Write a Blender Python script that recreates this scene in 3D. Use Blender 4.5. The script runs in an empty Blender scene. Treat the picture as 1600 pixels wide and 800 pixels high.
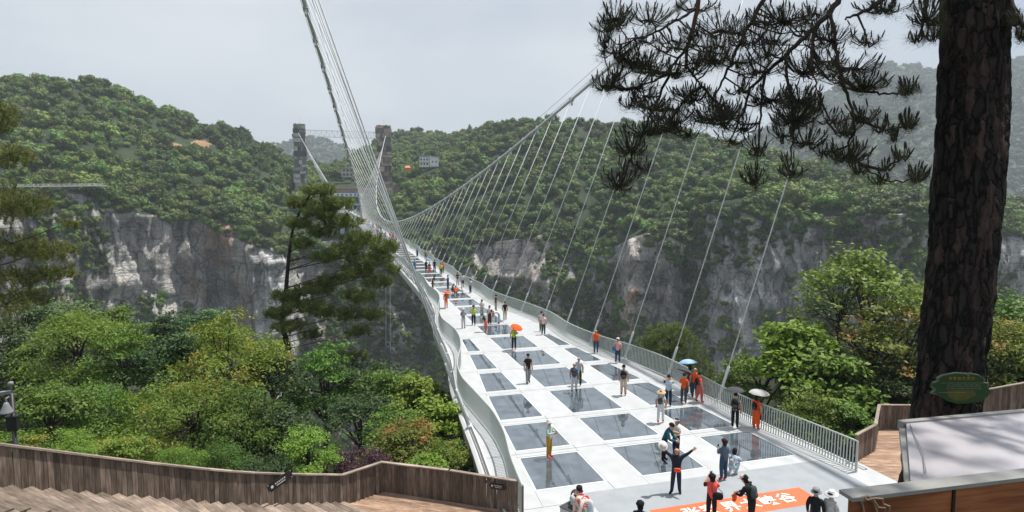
import bpy, bmesh, math, random
import numpy as np
from mathutils import Vector, Matrix, noise as mnoise

# ------------------------------------------------------------------ camera
R = math.radians
CAM_H, FPX = 10.5, 936.0            # eye height above the bridge deck, focal length in pixels of a 1600 px wide frame
PITCH = math.atan(80.0 / FPX)
YAW = math.atan(266.0 * math.cos(PITCH) / FPX)
sc = bpy.context.scene
col = sc.collection
cam_data = bpy.data.cameras.new('camera')
cam_data.sensor_width = 36.0
cam_data.lens = FPX / 1600.0 * 36.0
cam_data.clip_start, cam_data.clip_end = 0.1, 9000.0
cam = bpy.data.objects.new('camera', cam_data)
col.objects.link(cam)
cam.location = (0, 0, CAM_H)
cam.rotation_euler = (math.pi / 2 - PITCH, 0, -YAW)
sc.camera = cam

# ------------------------------------------------------------------ sky, sun, exposure
SUN_EL, SUN_AZ = R(70), R(86)       # azimuth clockwise from +Y
world = bpy.data.worlds.new('World')
sc.world = world
world.use_nodes = True
wn, wl = world.node_tree.nodes, world.node_tree.links
wn.clear()
w_out = wn.new('ShaderNodeOutputWorld')
w_bg = wn.new('ShaderNodeBackground')
w_bg.inputs['Strength'].default_value = 0.088
w_sky = wn.new('ShaderNodeTexSky')
w_sky.sky_type = 'NISHITA'
w_sky.sun_disc = False
w_sky.sun_elevation = SUN_EL
w_sky.sun_rotation = SUN_AZ
w_sky.altitude = 600
w_sky.air_density = 1.0
w_sky.dust_density = 3.0
w_tc = wn.new('ShaderNodeTexCoord')
w_map = wn.new('ShaderNodeMapping')
w_map.inputs['Scale'].default_value = (1.0, 1.0, 2.6)
w_noise = wn.new('ShaderNodeTexNoise')
w_noise.inputs['Scale'].default_value = 1.7
w_noise.inputs['Detail'].default_value = 5.0
w_noise.inputs['Roughness'].default_value = 0.5
w_ramp = wn.new('ShaderNodeMapRange')
w_ramp.inputs['From Min'].default_value = 0.3
w_ramp.inputs['From Max'].default_value = 0.72
w_ramp.inputs['To Min'].default_value = 0.28
w_ramp.inputs['To Max'].default_value = 0.97
w_mix = wn.new('ShaderNodeMix')
w_mix.data_type = 'RGBA'
w_mix.inputs[7].default_value = (7.5, 7.8, 8.1, 1)      # thin bright overcast veil
wl.new(w_tc.outputs['Generated'], w_map.inputs['Vector'])
wl.new(w_map.outputs['Vector'], w_noise.inputs['Vector'])
wl.new(w_noise.outputs['Fac'], w_ramp.inputs['Value'])
wl.new(w_ramp.outputs['Result'], w_mix.inputs[0])
wl.new(w_sky.outputs['Color'], w_mix.inputs[6])
wl.new(w_mix.outputs[2], w_bg.inputs['Color'])
wl.new(w_bg.outputs['Background'], w_out.inputs['Surface'])

sun_data = bpy.data.lights.new('sun', 'SUN')
sun_data.energy = 5.0
sun_data.angle = R(0.6)
sun_data.color = (1.0, 0.95, 0.87)
sun = bpy.data.objects.new('sun', sun_data)
col.objects.link(sun)
sd = Vector((math.sin(SUN_AZ) * math.cos(SUN_EL), math.cos(SUN_AZ) * math.cos(SUN_EL), math.sin(SUN_EL)))
sun.rotation_euler = sd.to_track_quat('Z', 'Y').to_euler()
sun.location = sd * 300

vs = sc.view_settings
vs.view_transform = 'Standard'
vs.look = 'None'
vs.exposure = 0.36
vs.gamma = 1.0
vs.use_curve_mapping = False
cy = sc.cycles
cy.max_bounces = 6
cy.diffuse_bounces = 2
cy.glossy_bounces = 3
cy.transmission_bounces = 4
cy.transparent_max_bounces = 16
cy.volume_bounces = 0
cy.use_denoising = True
cy.caustics_reflective = False
cy.caustics_refractive = False

# ------------------------------------------------------------------ helpers
HAZE_DENSITY = 0.00020
rng = random.Random(7)
nrg = np.random.default_rng(11)
FW = np.array([math.sin(YAW) * math.cos(PITCH), math.cos(YAW) * math.cos(PITCH), -math.sin(PITCH)])
RT = np.array([math.cos(YAW), -math.sin(YAW), 0.0])
UP = np.cross(RT, FW)
EYE = np.array([0, 0, CAM_H])


def ray(x, y):
    """direction towards a point of the photograph (1600 x 800)"""
    return FW + RT * (x - 800) / FPX - UP * (y - 400) / FPX


def at_z(x, y, z=0.0):
    r = ray(x, y)
    return EYE + r * ((z - CAM_H) / r[2])


def at_d(x, y, d):
    """point at horizontal distance d"""
    r = ray(x, y)
    return EYE + r * (d / math.hypot(r[0], r[1]))


def at_dep(x, y, d):
    """point at depth d along the view axis"""
    return EYE + ray(x, y) * d


def tag(o, label=None, cat=None, group=None, kind=None):
    if label: o['label'] = label
    if cat: o['category'] = cat
    if group: o['group'] = group
    if kind: o['kind'] = kind
    return o


def empty(name, loc=(0, 0, 0), rz=0.0, parent=None):
    o = bpy.data.objects.new(name, None)
    col.objects.link(o)
    o.location = loc
    o.rotation_euler = (0, 0, rz)
    o.empty_display_size = 0.2
    if parent: o.parent = parent
    return o


def link(name, me, parent=None, loc=None, rot=None, scale=None):
    o = bpy.data.objects.new(name, me)
    col.objects.link(o)
    if parent: o.parent = parent
    if loc is not None: o.location = loc
    if rot is not None: o.rotation_euler = rot
    if scale is not None: o.scale = scale
    return o


def np_mesh(name, verts, faces, mats=(), mat_idx=None, smooth=False):
    """mesh from arrays; faces is (n,3)/(n,4) array or list"""
    me = bpy.data.meshes.new(name)
    if isinstance(faces, np.ndarray):
        n, k = faces.shape
        me.vertices.add(len(verts))
        me.vertices.foreach_set('co', np.asarray(verts, dtype=np.float32).ravel())
        me.loops.add(n * k)
        me.loops.foreach_set('vertex_index', faces.astype(np.int32).ravel())
        me.polygons.add(n)
        me.polygons.foreach_set('loop_start', np.arange(0, n * k, k, dtype=np.int32))
        me.polygons.foreach_set('loop_total', np.full(n, k, dtype=np.int32))
        me.update(calc_edges=True)
    else:
        me.from_pydata([tuple(v) for v in verts], [], faces)
        me.update()
    for m in mats: me.materials.append(m)
    if mat_idx is not None:
        me.polygons.foreach_set('material_index', np.asarray(mat_idx, dtype=np.int32))
    if smooth:
        me.polygons.foreach_set('use_smooth', np.ones(len(me.polygons), dtype=bool))
    return me


class MB:
    """collects boxes, tubes and prisms into ONE mesh"""
    def __init__(self):
        self.v, self.f, self.m = [], [], []

    def add(self, verts, faces, m=0):
        b = len(self.v)
        self.v.extend([tuple(p) for p in verts])
        self.f.extend([tuple(i + b for i in f) for f in faces])
        self.m.extend([m] * len(faces))
        return self

    def hexa(self, p, m=0):
        """8 corners: 4 bottom, 4 top, both counter-clockwise"""
        return self.add(p, [(3, 2, 1, 0), (4, 5, 6, 7), (0, 1, 5, 4), (1, 2, 6, 5), (2, 3, 7, 6), (3, 0, 4, 7)], m)

    def box(self, c, s, rz=0.0, m=0, M=None):
        hx, hy, hz = s[0] / 2, s[1] / 2, s[2] / 2
        ca, sa = math.cos(rz), math.sin(rz)
        p = []
        for z in (-hz, hz):
            for x, y in ((-hx, -hy), (hx, -hy), (hx, hy), (-hx, hy)):
                q = (c[0] + x * ca - y * sa, c[1] + x * sa + y * ca, c[2] + z)
                p.append(tuple(M @ Vector(q)) if M else q)
        return self.hexa(p, m)

    def beam(self, a, b, w, h, m=0, up=(0, 0, 1)):
        a, b = Vector(a), Vector(b)
        d = (b - a).normalized()
        s = d.cross(Vector(up))
        if s.length < 1e-5: s = Vector((1, 0, 0))
        s.normalize()
        u = s.cross(d)
        s, u = s * (w / 2), u * (h / 2)
        return self.hexa([a - s - u, a + s - u, b + s - u, b - s - u, a - s + u, a + s + u, b + s + u, b - s + u], m)

    def tube(self, path, rad, n=8, m=0, caps=True, jitter=0.0):
        path = [Vector(p) for p in path]
        if not hasattr(rad, '__len__'): rad = [rad] * len(path)
        ref = None
        rings = []
        for i, p in enumerate(path):
            d = (path[min(i + 1, len(path) - 1)] - path[max(i - 1, 0)]).normalized()
            if ref is None:
                ref = d.orthogonal().normalized()
            ref = (ref - d * ref.dot(d))
            if ref.length < 1e-6: ref = d.orthogonal()
            ref.normalize()
            bi = d.cross(ref)
            ring = []
            for k in range(n):
                a = 2 * math.pi * k / n
                rr = rad[i] * (1 + jitter * (rng.random() - .5))
                ring.append(p + (ref * math.cos(a) + bi * math.sin(a)) * rr)
            rings.append(ring)
        vv = [q for r in rings for q in r]
        ff = []
        for i in range(len(path) - 1):
            for k in range(n):
                k2 = (k + 1) % n
                ff.append((i * n + k, i * n + k2, (i + 1) * n + k2, (i + 1) * n + k))
        if caps:
            ff.append(tuple(reversed(range(n))))
            ff.append(tuple((len(path) - 1) * n + k for k in range(n)))
        return self.add(vv, ff, m)

    def lathe(self, prof, n=16, c=(0, 0, 0), m=0):
        vv, ff = [], []
        for r, z in prof:
            for k in range(n):
                a = 2 * math.pi * k / n
                vv.append((c[0] + r * math.cos(a), c[1] + r * math.sin(a), c[2] + z))
        for i in range(len(prof) - 1):
            for k in range(n):
                k2 = (k + 1) % n
                ff.append((i * n + k, i * n + k2, (i + 1) * n + k2, (i + 1) * n + k))
        ff.append(tuple(reversed(range(n))))
        ff.append(tuple((len(prof) - 1) * n + k for k in range(n)))
        return self.add(vv, ff, m)

    def mesh(self, name, mats, smooth=False):
        mats = mats if isinstance(mats, (list, tuple)) else [mats]
        return np_mesh(name, self.v, self.f, mats, self.m, smooth)

    def build(self, name, mats, parent=None, smooth=False, loc=None, rot=None):
        return link(name, self.mesh(name, mats, smooth), parent, loc, rot)


# ---- vectorised value noise
def _h(ix, iy, iz, seed):
    n = (ix.astype(np.int64) * 374761393 + iy.astype(np.int64) * 668265263 + iz.astype(np.int64) * 2147483647 + seed * 144665) & 0x7fffffff
    n = ((n ^ (n >> 13)) * 1274126177) & 0x7fffffff
    n = ((n ^ (n >> 16)) * 2246822519) & 0x7fffffff
    return (n & 0xffff) / 65535.0


def vnoise(x, y, z, seed=0):
    x, y, z = np.broadcast_arrays(np.asarray(x, float), np.asarray(y, float), np.asarray(z, float))
    ix, iy, iz = np.floor(x), np.floor(y), np.floor(z)
    fx, fy, fz = x - ix, y - iy, z - iz
    fx, fy, fz = fx * fx * (3 - 2 * fx), fy * fy * (3 - 2 * fy), fz * fz * (3 - 2 * fz)
    r = 0
    for dx in (0, 1):
        for dy in (0, 1):
            for dz in (0, 1):
                w = (fx if dx else 1 - fx) * (fy if dy else 1 - fy) * (fz if dz else 1 - fz)
                r = r + w * _h(ix + dx, iy + dy, iz + dz, seed)
    return r


def fbm(x, y, z, o=4, seed=0, gain=0.5):
    s, a, t = 0, 1.0, 0.0
    for i in range(o):
        s = s + a * vnoise(x * 2 ** i, y * 2 ** i, z * 2 ** i, seed + i * 17)
        t += a
        a *= gain
    return s / t


# ---- materials
def new_mat(name):
    m = bpy.data.materials.new(name)
    m.use_nodes = True
    nt = m.node_tree
    return m, nt.nodes, nt.links, nt.nodes['Principled BSDF']


def plain(name, c, rough=0.6, var=0.15, scale=6.0, metal=0.0, bump=0.0, spec=0.5, rand=0.0):
    """colour with procedural variation, optional fine relief and per-object variation"""
    m, n, l, b = new_mat(name)
    tc = n.new('ShaderNodeTexCoord')
    no = n.new('ShaderNodeTexNoise')
    no.inputs['Scale'].default_value = scale
    no.inputs['Detail'].default_value = 5
    l.new(tc.outputs['Object'], no.inputs['Vector'])
    rmp = n.new('ShaderNodeMapRange')
    rmp.inputs['From Min'].default_value, rmp.inputs['From Max'].default_value = 0.25, 0.75
    rmp.inputs['To Min'].default_value, rmp.inputs['To Max'].default_value = 1 - var, 1 + var
    l.new(no.outputs['Fac'], rmp.inputs['Value'])
    mul = n.new('ShaderNodeVectorMath')
    mul.operation = 'SCALE'
    mul.inputs[0].default_value = c[:3]
    l.new(rmp.outputs['Result'], mul.inputs['Scale'])
    out = mul.outputs['Vector']
    if rand:
        oi = n.new('ShaderNodeObjectInfo')
        mr = n.new('ShaderNodeMapRange')
        mr.inputs['To Min'].default_value, mr.inputs['To Max'].default_value = 1 - rand, 1 + rand
        l.new(oi.outputs['Random'], mr.inputs['Value'])
        m2 = n.new('ShaderNodeVectorMath')
        m2.operation = 'SCALE'
        l.new(out, m2.inputs[0])
        l.new(mr.outputs['Result'], m2.inputs['Scale'])
        out = m2.outputs['Vector']
    l.new(out, b.inputs['Base Color'])
    b.inputs['Roughness'].default_value = rough
    b.inputs['Metallic'].default_value = metal
    b.inputs['Specular IOR Level'].default_value = spec
    if bump:
        bp = n.new('ShaderNodeBump')
        bp.inputs['Strength'].default_value = bump
        bp.inputs['Distance'].default_value = 0.02
        l.new(no.outputs['Fac'], bp.inputs['Height'])
        l.new(bp.outputs['Normal'], b.inputs['Normal'])
    return m


def wood_mat(name, c1, c2, rand=0.35, stretch=(14, 14, 1.2), knots=True):
    """weathered plank: grain along local Z, each plank its own tone"""
    m, n, l, b = new_mat(name)
    tc = n.new('ShaderNodeTexCoord')
    oi = n.new('ShaderNodeObjectInfo')
    add = n.new('ShaderNodeVectorMath'); add.operation = 'ADD'
    cmb = n.new('ShaderNodeCombineXYZ')
    m40 = n.new('ShaderNodeMath'); m40.operation = 'MULTIPLY'; m40.inputs[1].default_value = 57.0
    l.new(oi.outputs['Random'], m40.inputs[0])
    for k in range(3): l.new(m40.outputs[0], cmb.inputs[k])
    l.new(tc.outputs['Object'], add.inputs[0]); l.new(cmb.outputs[0], add.inputs[1])
    mp = n.new('ShaderNodeMapping'); mp.inputs['Scale'].default_value = stretch
    l.new(add.outputs[0], mp.inputs['Vector'])
    g = n.new('ShaderNodeTexNoise'); g.inputs['Scale'].default_value = 2.0; g.inputs['Detail'].default_value = 6
    g.inputs['Distortion'].default_value = 0.6
    l.new(mp.outputs[0], g.inputs['Vector'])
    st = n.new('ShaderNodeTexNoise'); st.inputs['Scale'].default_value = 1.6; st.inputs['Detail'].default_value = 3
    l.new(add.outputs[0], st.inputs['Vector'])
    cr = n.new('ShaderNodeMapRange'); cr.inputs['From Min'].default_value = .3; cr.inputs['From Max'].default_value = .7
    l.new(g.outputs['Fac'], cr.inputs['Value'])
    mx = n.new('ShaderNodeMix'); mx.data_type = 'RGBA'
    mx.inputs[6].default_value = (*c1, 1); mx.inputs[7].default_value = (*c2, 1)
    l.new(cr.outputs['Result'], mx.inputs[0])
    mr = n.new('ShaderNodeMapRange'); mr.inputs['To Min'].default_value = 1 - rand; mr.inputs['To Max'].default_value = 1 + rand
    l.new(oi.outputs['Random'], mr.inputs['Value'])
    sr = n.new('ShaderNodeMapRange'); sr.inputs['From Min'].default_value = .3; sr.inputs['From Max'].default_value = .7
    sr.inputs['To Min'].default_value = .6; sr.inputs['To Max'].default_value = 1.15
    l.new(st.outputs['Fac'], sr.inputs['Value'])
    ml = n.new('ShaderNodeMath'); ml.operation = 'MULTIPLY'
    l.new(mr.outputs[0], ml.inputs[0]); l.new(sr.outputs[0], ml.inputs[1])
    sv = n.new('ShaderNodeVectorMath'); sv.operation = 'SCALE'
    l.new(mx.outputs[2], sv.inputs[0]); l.new(ml.outputs[0], sv.inputs['Scale'])
    l.new(sv.outputs[0], b.inputs['Base Color'])
    b.inputs['Roughness'].default_value = 0.8
    b.inputs['Specular IOR Level'].default_value = 0.25
    bp = n.new('ShaderNodeBump'); bp.inputs['Strength'].default_value = 0.5; bp.inputs['Distance'].default_value = 0.01
    l.new(g.outputs['Fac'], bp.inputs['Height']); l.new(bp.outputs[0], b.inputs['Normal'])
    return m


def leaf_mat(name, c1, c2, c3=None, trans=0.25, rand=0.3, tint=0.15, patch=0.0):
    """foliage: colour varies over the crown and from plant to plant; light passes through the leaves"""
    m, n, l, b = new_mat(name)
    ge = n.new('ShaderNodeNewGeometry')
    oi = n.new('ShaderNodeObjectInfo')
    no = n.new('ShaderNodeTexNoise'); no.inputs['Scale'].default_value = 0.9; no.inputs['Detail'].default_value = 3
    l.new(ge.outputs['Position'], no.inputs['Vector'])
    mx = n.new('ShaderNodeMix'); mx.data_type = 'RGBA'
    mx.inputs[6].default_value = (*c1, 1); mx.inputs[7].default_value = (*c2, 1)
    a = n.new('ShaderNodeMath'); a.operation = 'MULTIPLY_ADD'; a.inputs[1].default_value = 0.55; 
    l.new(ge.outputs['Random Per Island'], a.inputs[0])
    f = n.new('ShaderNodeMath'); f.operation = 'MULTIPLY_ADD'; f.inputs[1].default_value = 1.6; f.inputs[2].default_value = -0.6
    l.new(no.outputs['Fac'], f.inputs[0]); l.new(f.outputs[0], a.inputs[2])
    l.new(a.outputs[0], mx.inputs[0])
    out = mx.outputs[2]
    if c3:
        n3 = n.new('ShaderNodeTexNoise'); n3.inputs['Scale'].default_value = 0.7
        l.new(ge.outputs['Position'], n3.inputs['Vector'])
        r3 = n.new('ShaderNodeMapRange'); r3.inputs['From Min'].default_value = .52; r3.inputs['From Max'].default_value = .68
        l.new(n3.outputs['Fac'], r3.inputs['Value'])
        m3 = n.new('ShaderNodeMix'); m3.data_type = 'RGBA'; m3.inputs[7].default_value = (*c3, 1)
        l.new(r3.outputs[0], m3.inputs[0]); l.new(out, m3.inputs[6])
        out = m3.outputs[2]
    hs = n.new('ShaderNodeHueSaturation')
    v = n.new('ShaderNodeMapRange'); v.inputs['To Min'].default_value = 1 - rand; v.inputs['To Max'].default_value = 1 + rand
    l.new(oi.outputs['Random'], v.inputs['Value'])
    if patch:
        pn = n.new('ShaderNodeTexNoise'); pn.inputs['Scale'].default_value = .022; pn.inputs['Detail'].default_value = 4
        l.new(ge.outputs['Position'], pn.inputs['Vector'])
        pr_ = n.new('ShaderNodeMapRange'); pr_.inputs['From Min'].default_value = .35; pr_.inputs['From Max'].default_value = .65; pr_.inputs['To Min'].default_value = 1 - patch; pr_.inputs['To Max'].default_value = 1 + patch
        l.new(pn.outputs['Fac'], pr_.inputs['Value'])
        pm = n.new('ShaderNodeMath'); pm.operation = 'MULTIPLY'; l.new(pr_.outputs[0], pm.inputs[0]); l.new(v.outputs[0], pm.inputs[1])
        l.new(pm.outputs[0], hs.inputs['Value'])
    else:
        l.new(v.outputs[0], hs.inputs['Value'])
    wnz = n.new('ShaderNodeTexWhiteNoise'); wnz.noise_dimensions = '1D'
    l.new(oi.outputs['Random'], wnz.inputs['W'])
    hh = n.new('ShaderNodeMapRange'); hh.inputs['To Min'].default_value = 0.5 - tint * .28; hh.inputs['To Max'].default_value = 0.5 + tint * .16
    l.new(wnz.outputs['Value'], hh.inputs['Value']); l.new(hh.outputs[0], hs.inputs['Hue'])
    l.new(out, hs.inputs['Color'])
    l.new(hs.outputs[0], b.inputs['Base Color'])
    b.inputs['Roughness'].default_value = 0.55
    b.inputs['Specular IOR Level'].default_value = 0.3
    if trans:
        t = n.new('ShaderNodeBsdfTranslucent'); l.new(hs.outputs[0], t.inputs['Color'])
        ms = n.new('ShaderNodeMixShader'); ms.inputs[0].default_value = trans
        l.new(b.outputs[0], ms.inputs[1]); l.new(t.outputs[0], ms.inputs[2])
        l.new(ms.outputs[0], n['Material Output'].inputs['Surface'])
    return m


def rock_mat(name, light=(.64, .615, .58), dark=(.07, .075, .08), warm=(.50, .27, .17), warm_amt=0.3, scale=1.0):
    """limestone wall: bedding lines, dark water streaks, ochre patches"""
    m, n, l, b = new_mat(name)
    ge = n.new('ShaderNodeNewGeometry')
    def nz(sc_, st, det=6, rgh=.6):
        mp = n.new('ShaderNodeMapping'); mp.inputs['Scale'].default_value = st
        l.new(ge.outputs['Position'], mp.inputs['Vector'])
        t = n.new('ShaderNodeTexNoise'); t.inputs['Scale'].default_value = sc_ * scale; t.inputs['Detail'].default_value = det
        t.inputs['Roughness'].default_value = rgh
        l.new(mp.outputs[0], t.inputs['Vector'])
        return t.outputs['Fac']
    def rng_(src, a, c, lo=0., hi=1.):
        r = n.new('ShaderNodeMapRange'); r.inputs['From Min'].default_value = a; r.inputs['From Max'].default_value = c
        r.inputs['To Min'].default_value = lo; r.inputs['To Max'].default_value = hi
        l.new(src, r.inputs['Value']); return r.outputs[0]
    def mixc(f, a, c):
        x = n.new('ShaderNodeMix'); x.data_type = 'RGBA'
        l.new(f, x.inputs[0])
        for k, s in ((6, a), (7, c)):
            if isinstance(s, tuple): x.inputs[k].default_value = (*s, 1)
            else: l.new(s, x.inputs[k])
        return x.outputs[2]
    streak = nz(0.09, (1, 1, .12), 7, .65)
    strata = nz(0.16, (.12, .12, 3.2), 5, .6)
    blot = nz(0.025, (1, 1, 1), 5, .6)
    fine = nz(0.6, (1, 1, 1), 6, .7)
    c = mixc(rng_(streak, .37, .56), dark, light)
    c = mixc(rng_(blot, .42, .60, 0.0, 0.7), c, mixc(rng_(fine, .3, .7), (.17, .17, .17), (.50, .48, .46)))
    c = mixc(rng_(nz(0.02, (1, 1, .8), 4), .56, .66, 0, warm_amt), c, warm)
    c = mixc(rng_(strata, .30, .40, .65, 0.), c, (.04, .042, .045))
    def cracks(sc_, st, w, amt, c):
        mp = n.new('ShaderNodeMapping'); mp.inputs['Scale'].default_value = st
        ds = n.new('ShaderNodeTexNoise'); ds.inputs['Scale'].default_value = .12; ds.inputs['Detail'].default_value = 4
        l.new(ge.outputs['Position'], ds.inputs['Vector'])
        ma = n.new('ShaderNodeVectorMath'); ma.operation = 'MULTIPLY_ADD'; ma.inputs[1].default_value = (9, 9, 9)
        l.new(ds.outputs['Color'], ma.inputs[0]); l.new(ge.outputs['Position'], ma.inputs[2]); l.new(ma.outputs[0], mp.inputs['Vector'])
        v = n.new('ShaderNodeTexVoronoi'); v.feature = 'DISTANCE_TO_EDGE'; v.inputs['Scale'].default_value = sc_ * scale
        l.new(mp.outputs[0], v.inputs['Vector'])
        return mixc(rng_(v.outputs['Distance'], 0.0, w, amt, 0.), c, (.022, .024, .027))
    c = cracks(.09, (1, 1, .55), .06, .65, c)
    c = cracks(.30, (1, 1, .9), .07, .35, c)
    mulf = rng_(fine, .25, .75, .7, 1.25)
    sv = n.new('ShaderNodeVectorMath'); sv.operation = 'SCALE'
    l.new(c, sv.inputs[0]); l.new(mulf, sv.inputs['Scale'])
    l.new(sv.outputs[0], b.inputs['Base Color'])
    b.inputs['Roughness'].default_value = 0.9
    b.inputs['Specular IOR Level'].default_value = 0.2
    ad = n.new('ShaderNodeMath'); ad.operation = 'ADD'
    l.new(strata, ad.inputs[0]); l.new(fine, ad.inputs[1])
    bp = n.new('ShaderNodeBump'); bp.inputs['Strength'].default_value = 0.9; bp.inputs['Distance'].default_value = 2.0 / scale
    l.new(ad.outputs[0], bp.inputs['Height']); l.new(bp.outputs[0], b.inputs['Normal'])
    return m


MAT = {}
MAT['white_steel'] = plain('white_steel', (.56, .575, .58), .42, .08, 1.3)
MAT['panel_steel'] = plain('panel_steel', (.43, .447, .46), .5, .10, 1.6, rand=.03)
MAT['rail_steel'] = plain('rail_steel', (.44, .49, .46), .4, .06, 2)
MAT['frame_steel'] = plain('frame_steel', (.60, .63, .64), .4, .08, 3)
MAT['joint'] = plain('joint', (.16, .17, .17), .8, .2, 3)
MAT['cable'] = plain('cable', (.62, .64, .65), .5, .15, 4)
MAT['dark_cable'] = plain('dark_cable', (.11, .115, .11), .6, .2, 4)
MAT['under_steel'] = plain('under_steel', (.45, .47, .48), .6, .1, 1)
MAT['soil'] = plain('soil', (.03, .036, .015), .95, .4, .3, bump=.3)
MAT['orange_earth'] = plain('orange_earth', (.27, .17, .09), .95, .3, .1)
# ------------------------------------------------------------------ terrain beyond the gorge
MAT['rock'] = rock_mat('rock', warm_amt=.7)
MAT['rock_right'] = rock_mat('rock_right', light=(.70, .69, .68), dark=(.12, .125, .13), warm_amt=.35)
MAT['rock_pale'] = rock_mat('rock_pale', light=(.80, .80, .80), dark=(.20, .205, .21), warm_amt=.15)
MAT['rock_red'] = rock_mat('rock_red', light=(.76, .69, .63), dark=(.17, .16, .155), warm=(.75, .37, .24), warm_amt=.95)
MAT['forest_floor'] = plain('forest_floor', (.020, .036, .012), .95, .4, .08, bump=.4)
MAT['far_forest_floor'] = plain('far_forest_floor', (.05, .075, .03), .95, .45, .03, bump=.4)
MAT['crown_a'] = leaf_mat('crown_a', (.046, .092, .022), (.140, .215, .045), trans=.15, rand=.42, tint=.14, patch=.35)
MAT['crown_far'] = leaf_mat('crown_far', (.04, .065, .02), (.07, .10, .03), trans=.0, rand=.3, tint=.1)

FLOOR_Z = -170.0
# columns of the far side: photo x, rim y, rim distance, then (y, distance) up the hill to the skyline
COLS = [
    (-420, 300, 330, (240, 430), (190, 520), (150, 640)),
    (-200, 298, 350, (235, 450), (180, 540), (140, 640)),
    (0,    300, 378, (230, 470), (170, 550), (138, 620)),
    (60,   298, 384, (232, 470), (170, 550), (133, 610)),
    (130,  300, 395, (235, 480), (172, 550), (129, 600)),
    (165,  305, 402, (240, 485), (180, 555), (134, 605)),
    (220,  335, 405, (258, 490), (200, 560), (156, 610)),
    (300,  338, 412, (265, 500), (225, 560), (191, 620)),
    (370,  345, 420, (275, 505), (240, 565), (212, 635)),
    (395,  375, 398, (290, 500), (250, 565), (222, 640)),
    (440,  380, 396, (300, 500), (262, 570), (243, 650)),
    (462,  385, 430, (305, 505), (280, 560), (256, 660)),
    (500,  378, 440, (312, 500), (286, 540), (262, 660)),
    (540,  372, 446, (318, 490), (288, 540), (263, 660)),
    (580,  378, 446, (318, 490), (286, 545), (232, 800)),
    (620,  380, 445, (312, 500), (275, 560), (211, 850)),
    (655,  376, 440, (310, 500), (268, 580), (205, 850)),
    (700,  380, 432, (300, 500), (255, 580), (216, 800)),
    (740,  382, 426, (295, 500), (245, 570), (206, 690)),
    (790,  376, 420, (285, 490), (235, 560), (196, 640)),
    (850,  366, 412, (280, 480), (230, 550), (189, 620)),
    (880,  360, 420, (280, 480), (228, 550), (192, 610)),
    (920,  375, 424, (285, 480), (232, 545), (194, 605)),
    (962,  385, 405, (285, 475), (235, 540), (196, 600)),
    (985,  372, 380, (288, 460), (238, 530), (198, 600)),
    (1050, 352, 378, (288, 450), (243, 525), (208, 590)),
    (1075, 345, 400, (285, 455), (246, 525), (216, 585)),
    (1110, 330, 372, (285, 440), (250, 520), (224, 580)),
    (1160, 318, 366, (285, 435), (258, 510), (238, 570)),
    (1210, 326, 368, (292, 435), (268, 505), (248, 560)),
    (1260, 340, 374, (300, 435), (275, 500), (260, 550)),
    (1310, 338, 370, (305, 430), (285, 495), (274, 545)),
    (1380, 336, 366, (312, 425), (300, 480), (292, 530)),
    (1430, 332, 372, (318, 425), (310, 480), (304, 530)),
    (1470, 335, 410, (322, 450), (318, 490), (314, 540)),
    (1520, 350, 450, (335, 490), (326, 540), (320, 600)),
    (1600, 360, 480, (345, 530), (335, 580), (328, 650)),
    (1800, 370, 520, (350, 580), (340, 640), (335, 700)),
    (2100, 380, 560, (360, 620), (350, 680), (345, 740)),
]


def smooth_cols(arr, n_iter=2):
    for _ in range(n_iter):
        a = arr.copy()
        a[1:-1] = .25 * arr[:-2] + .5 * arr[1:-1] + .25 * arr[2:]
        arr = a
    return arr


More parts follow.
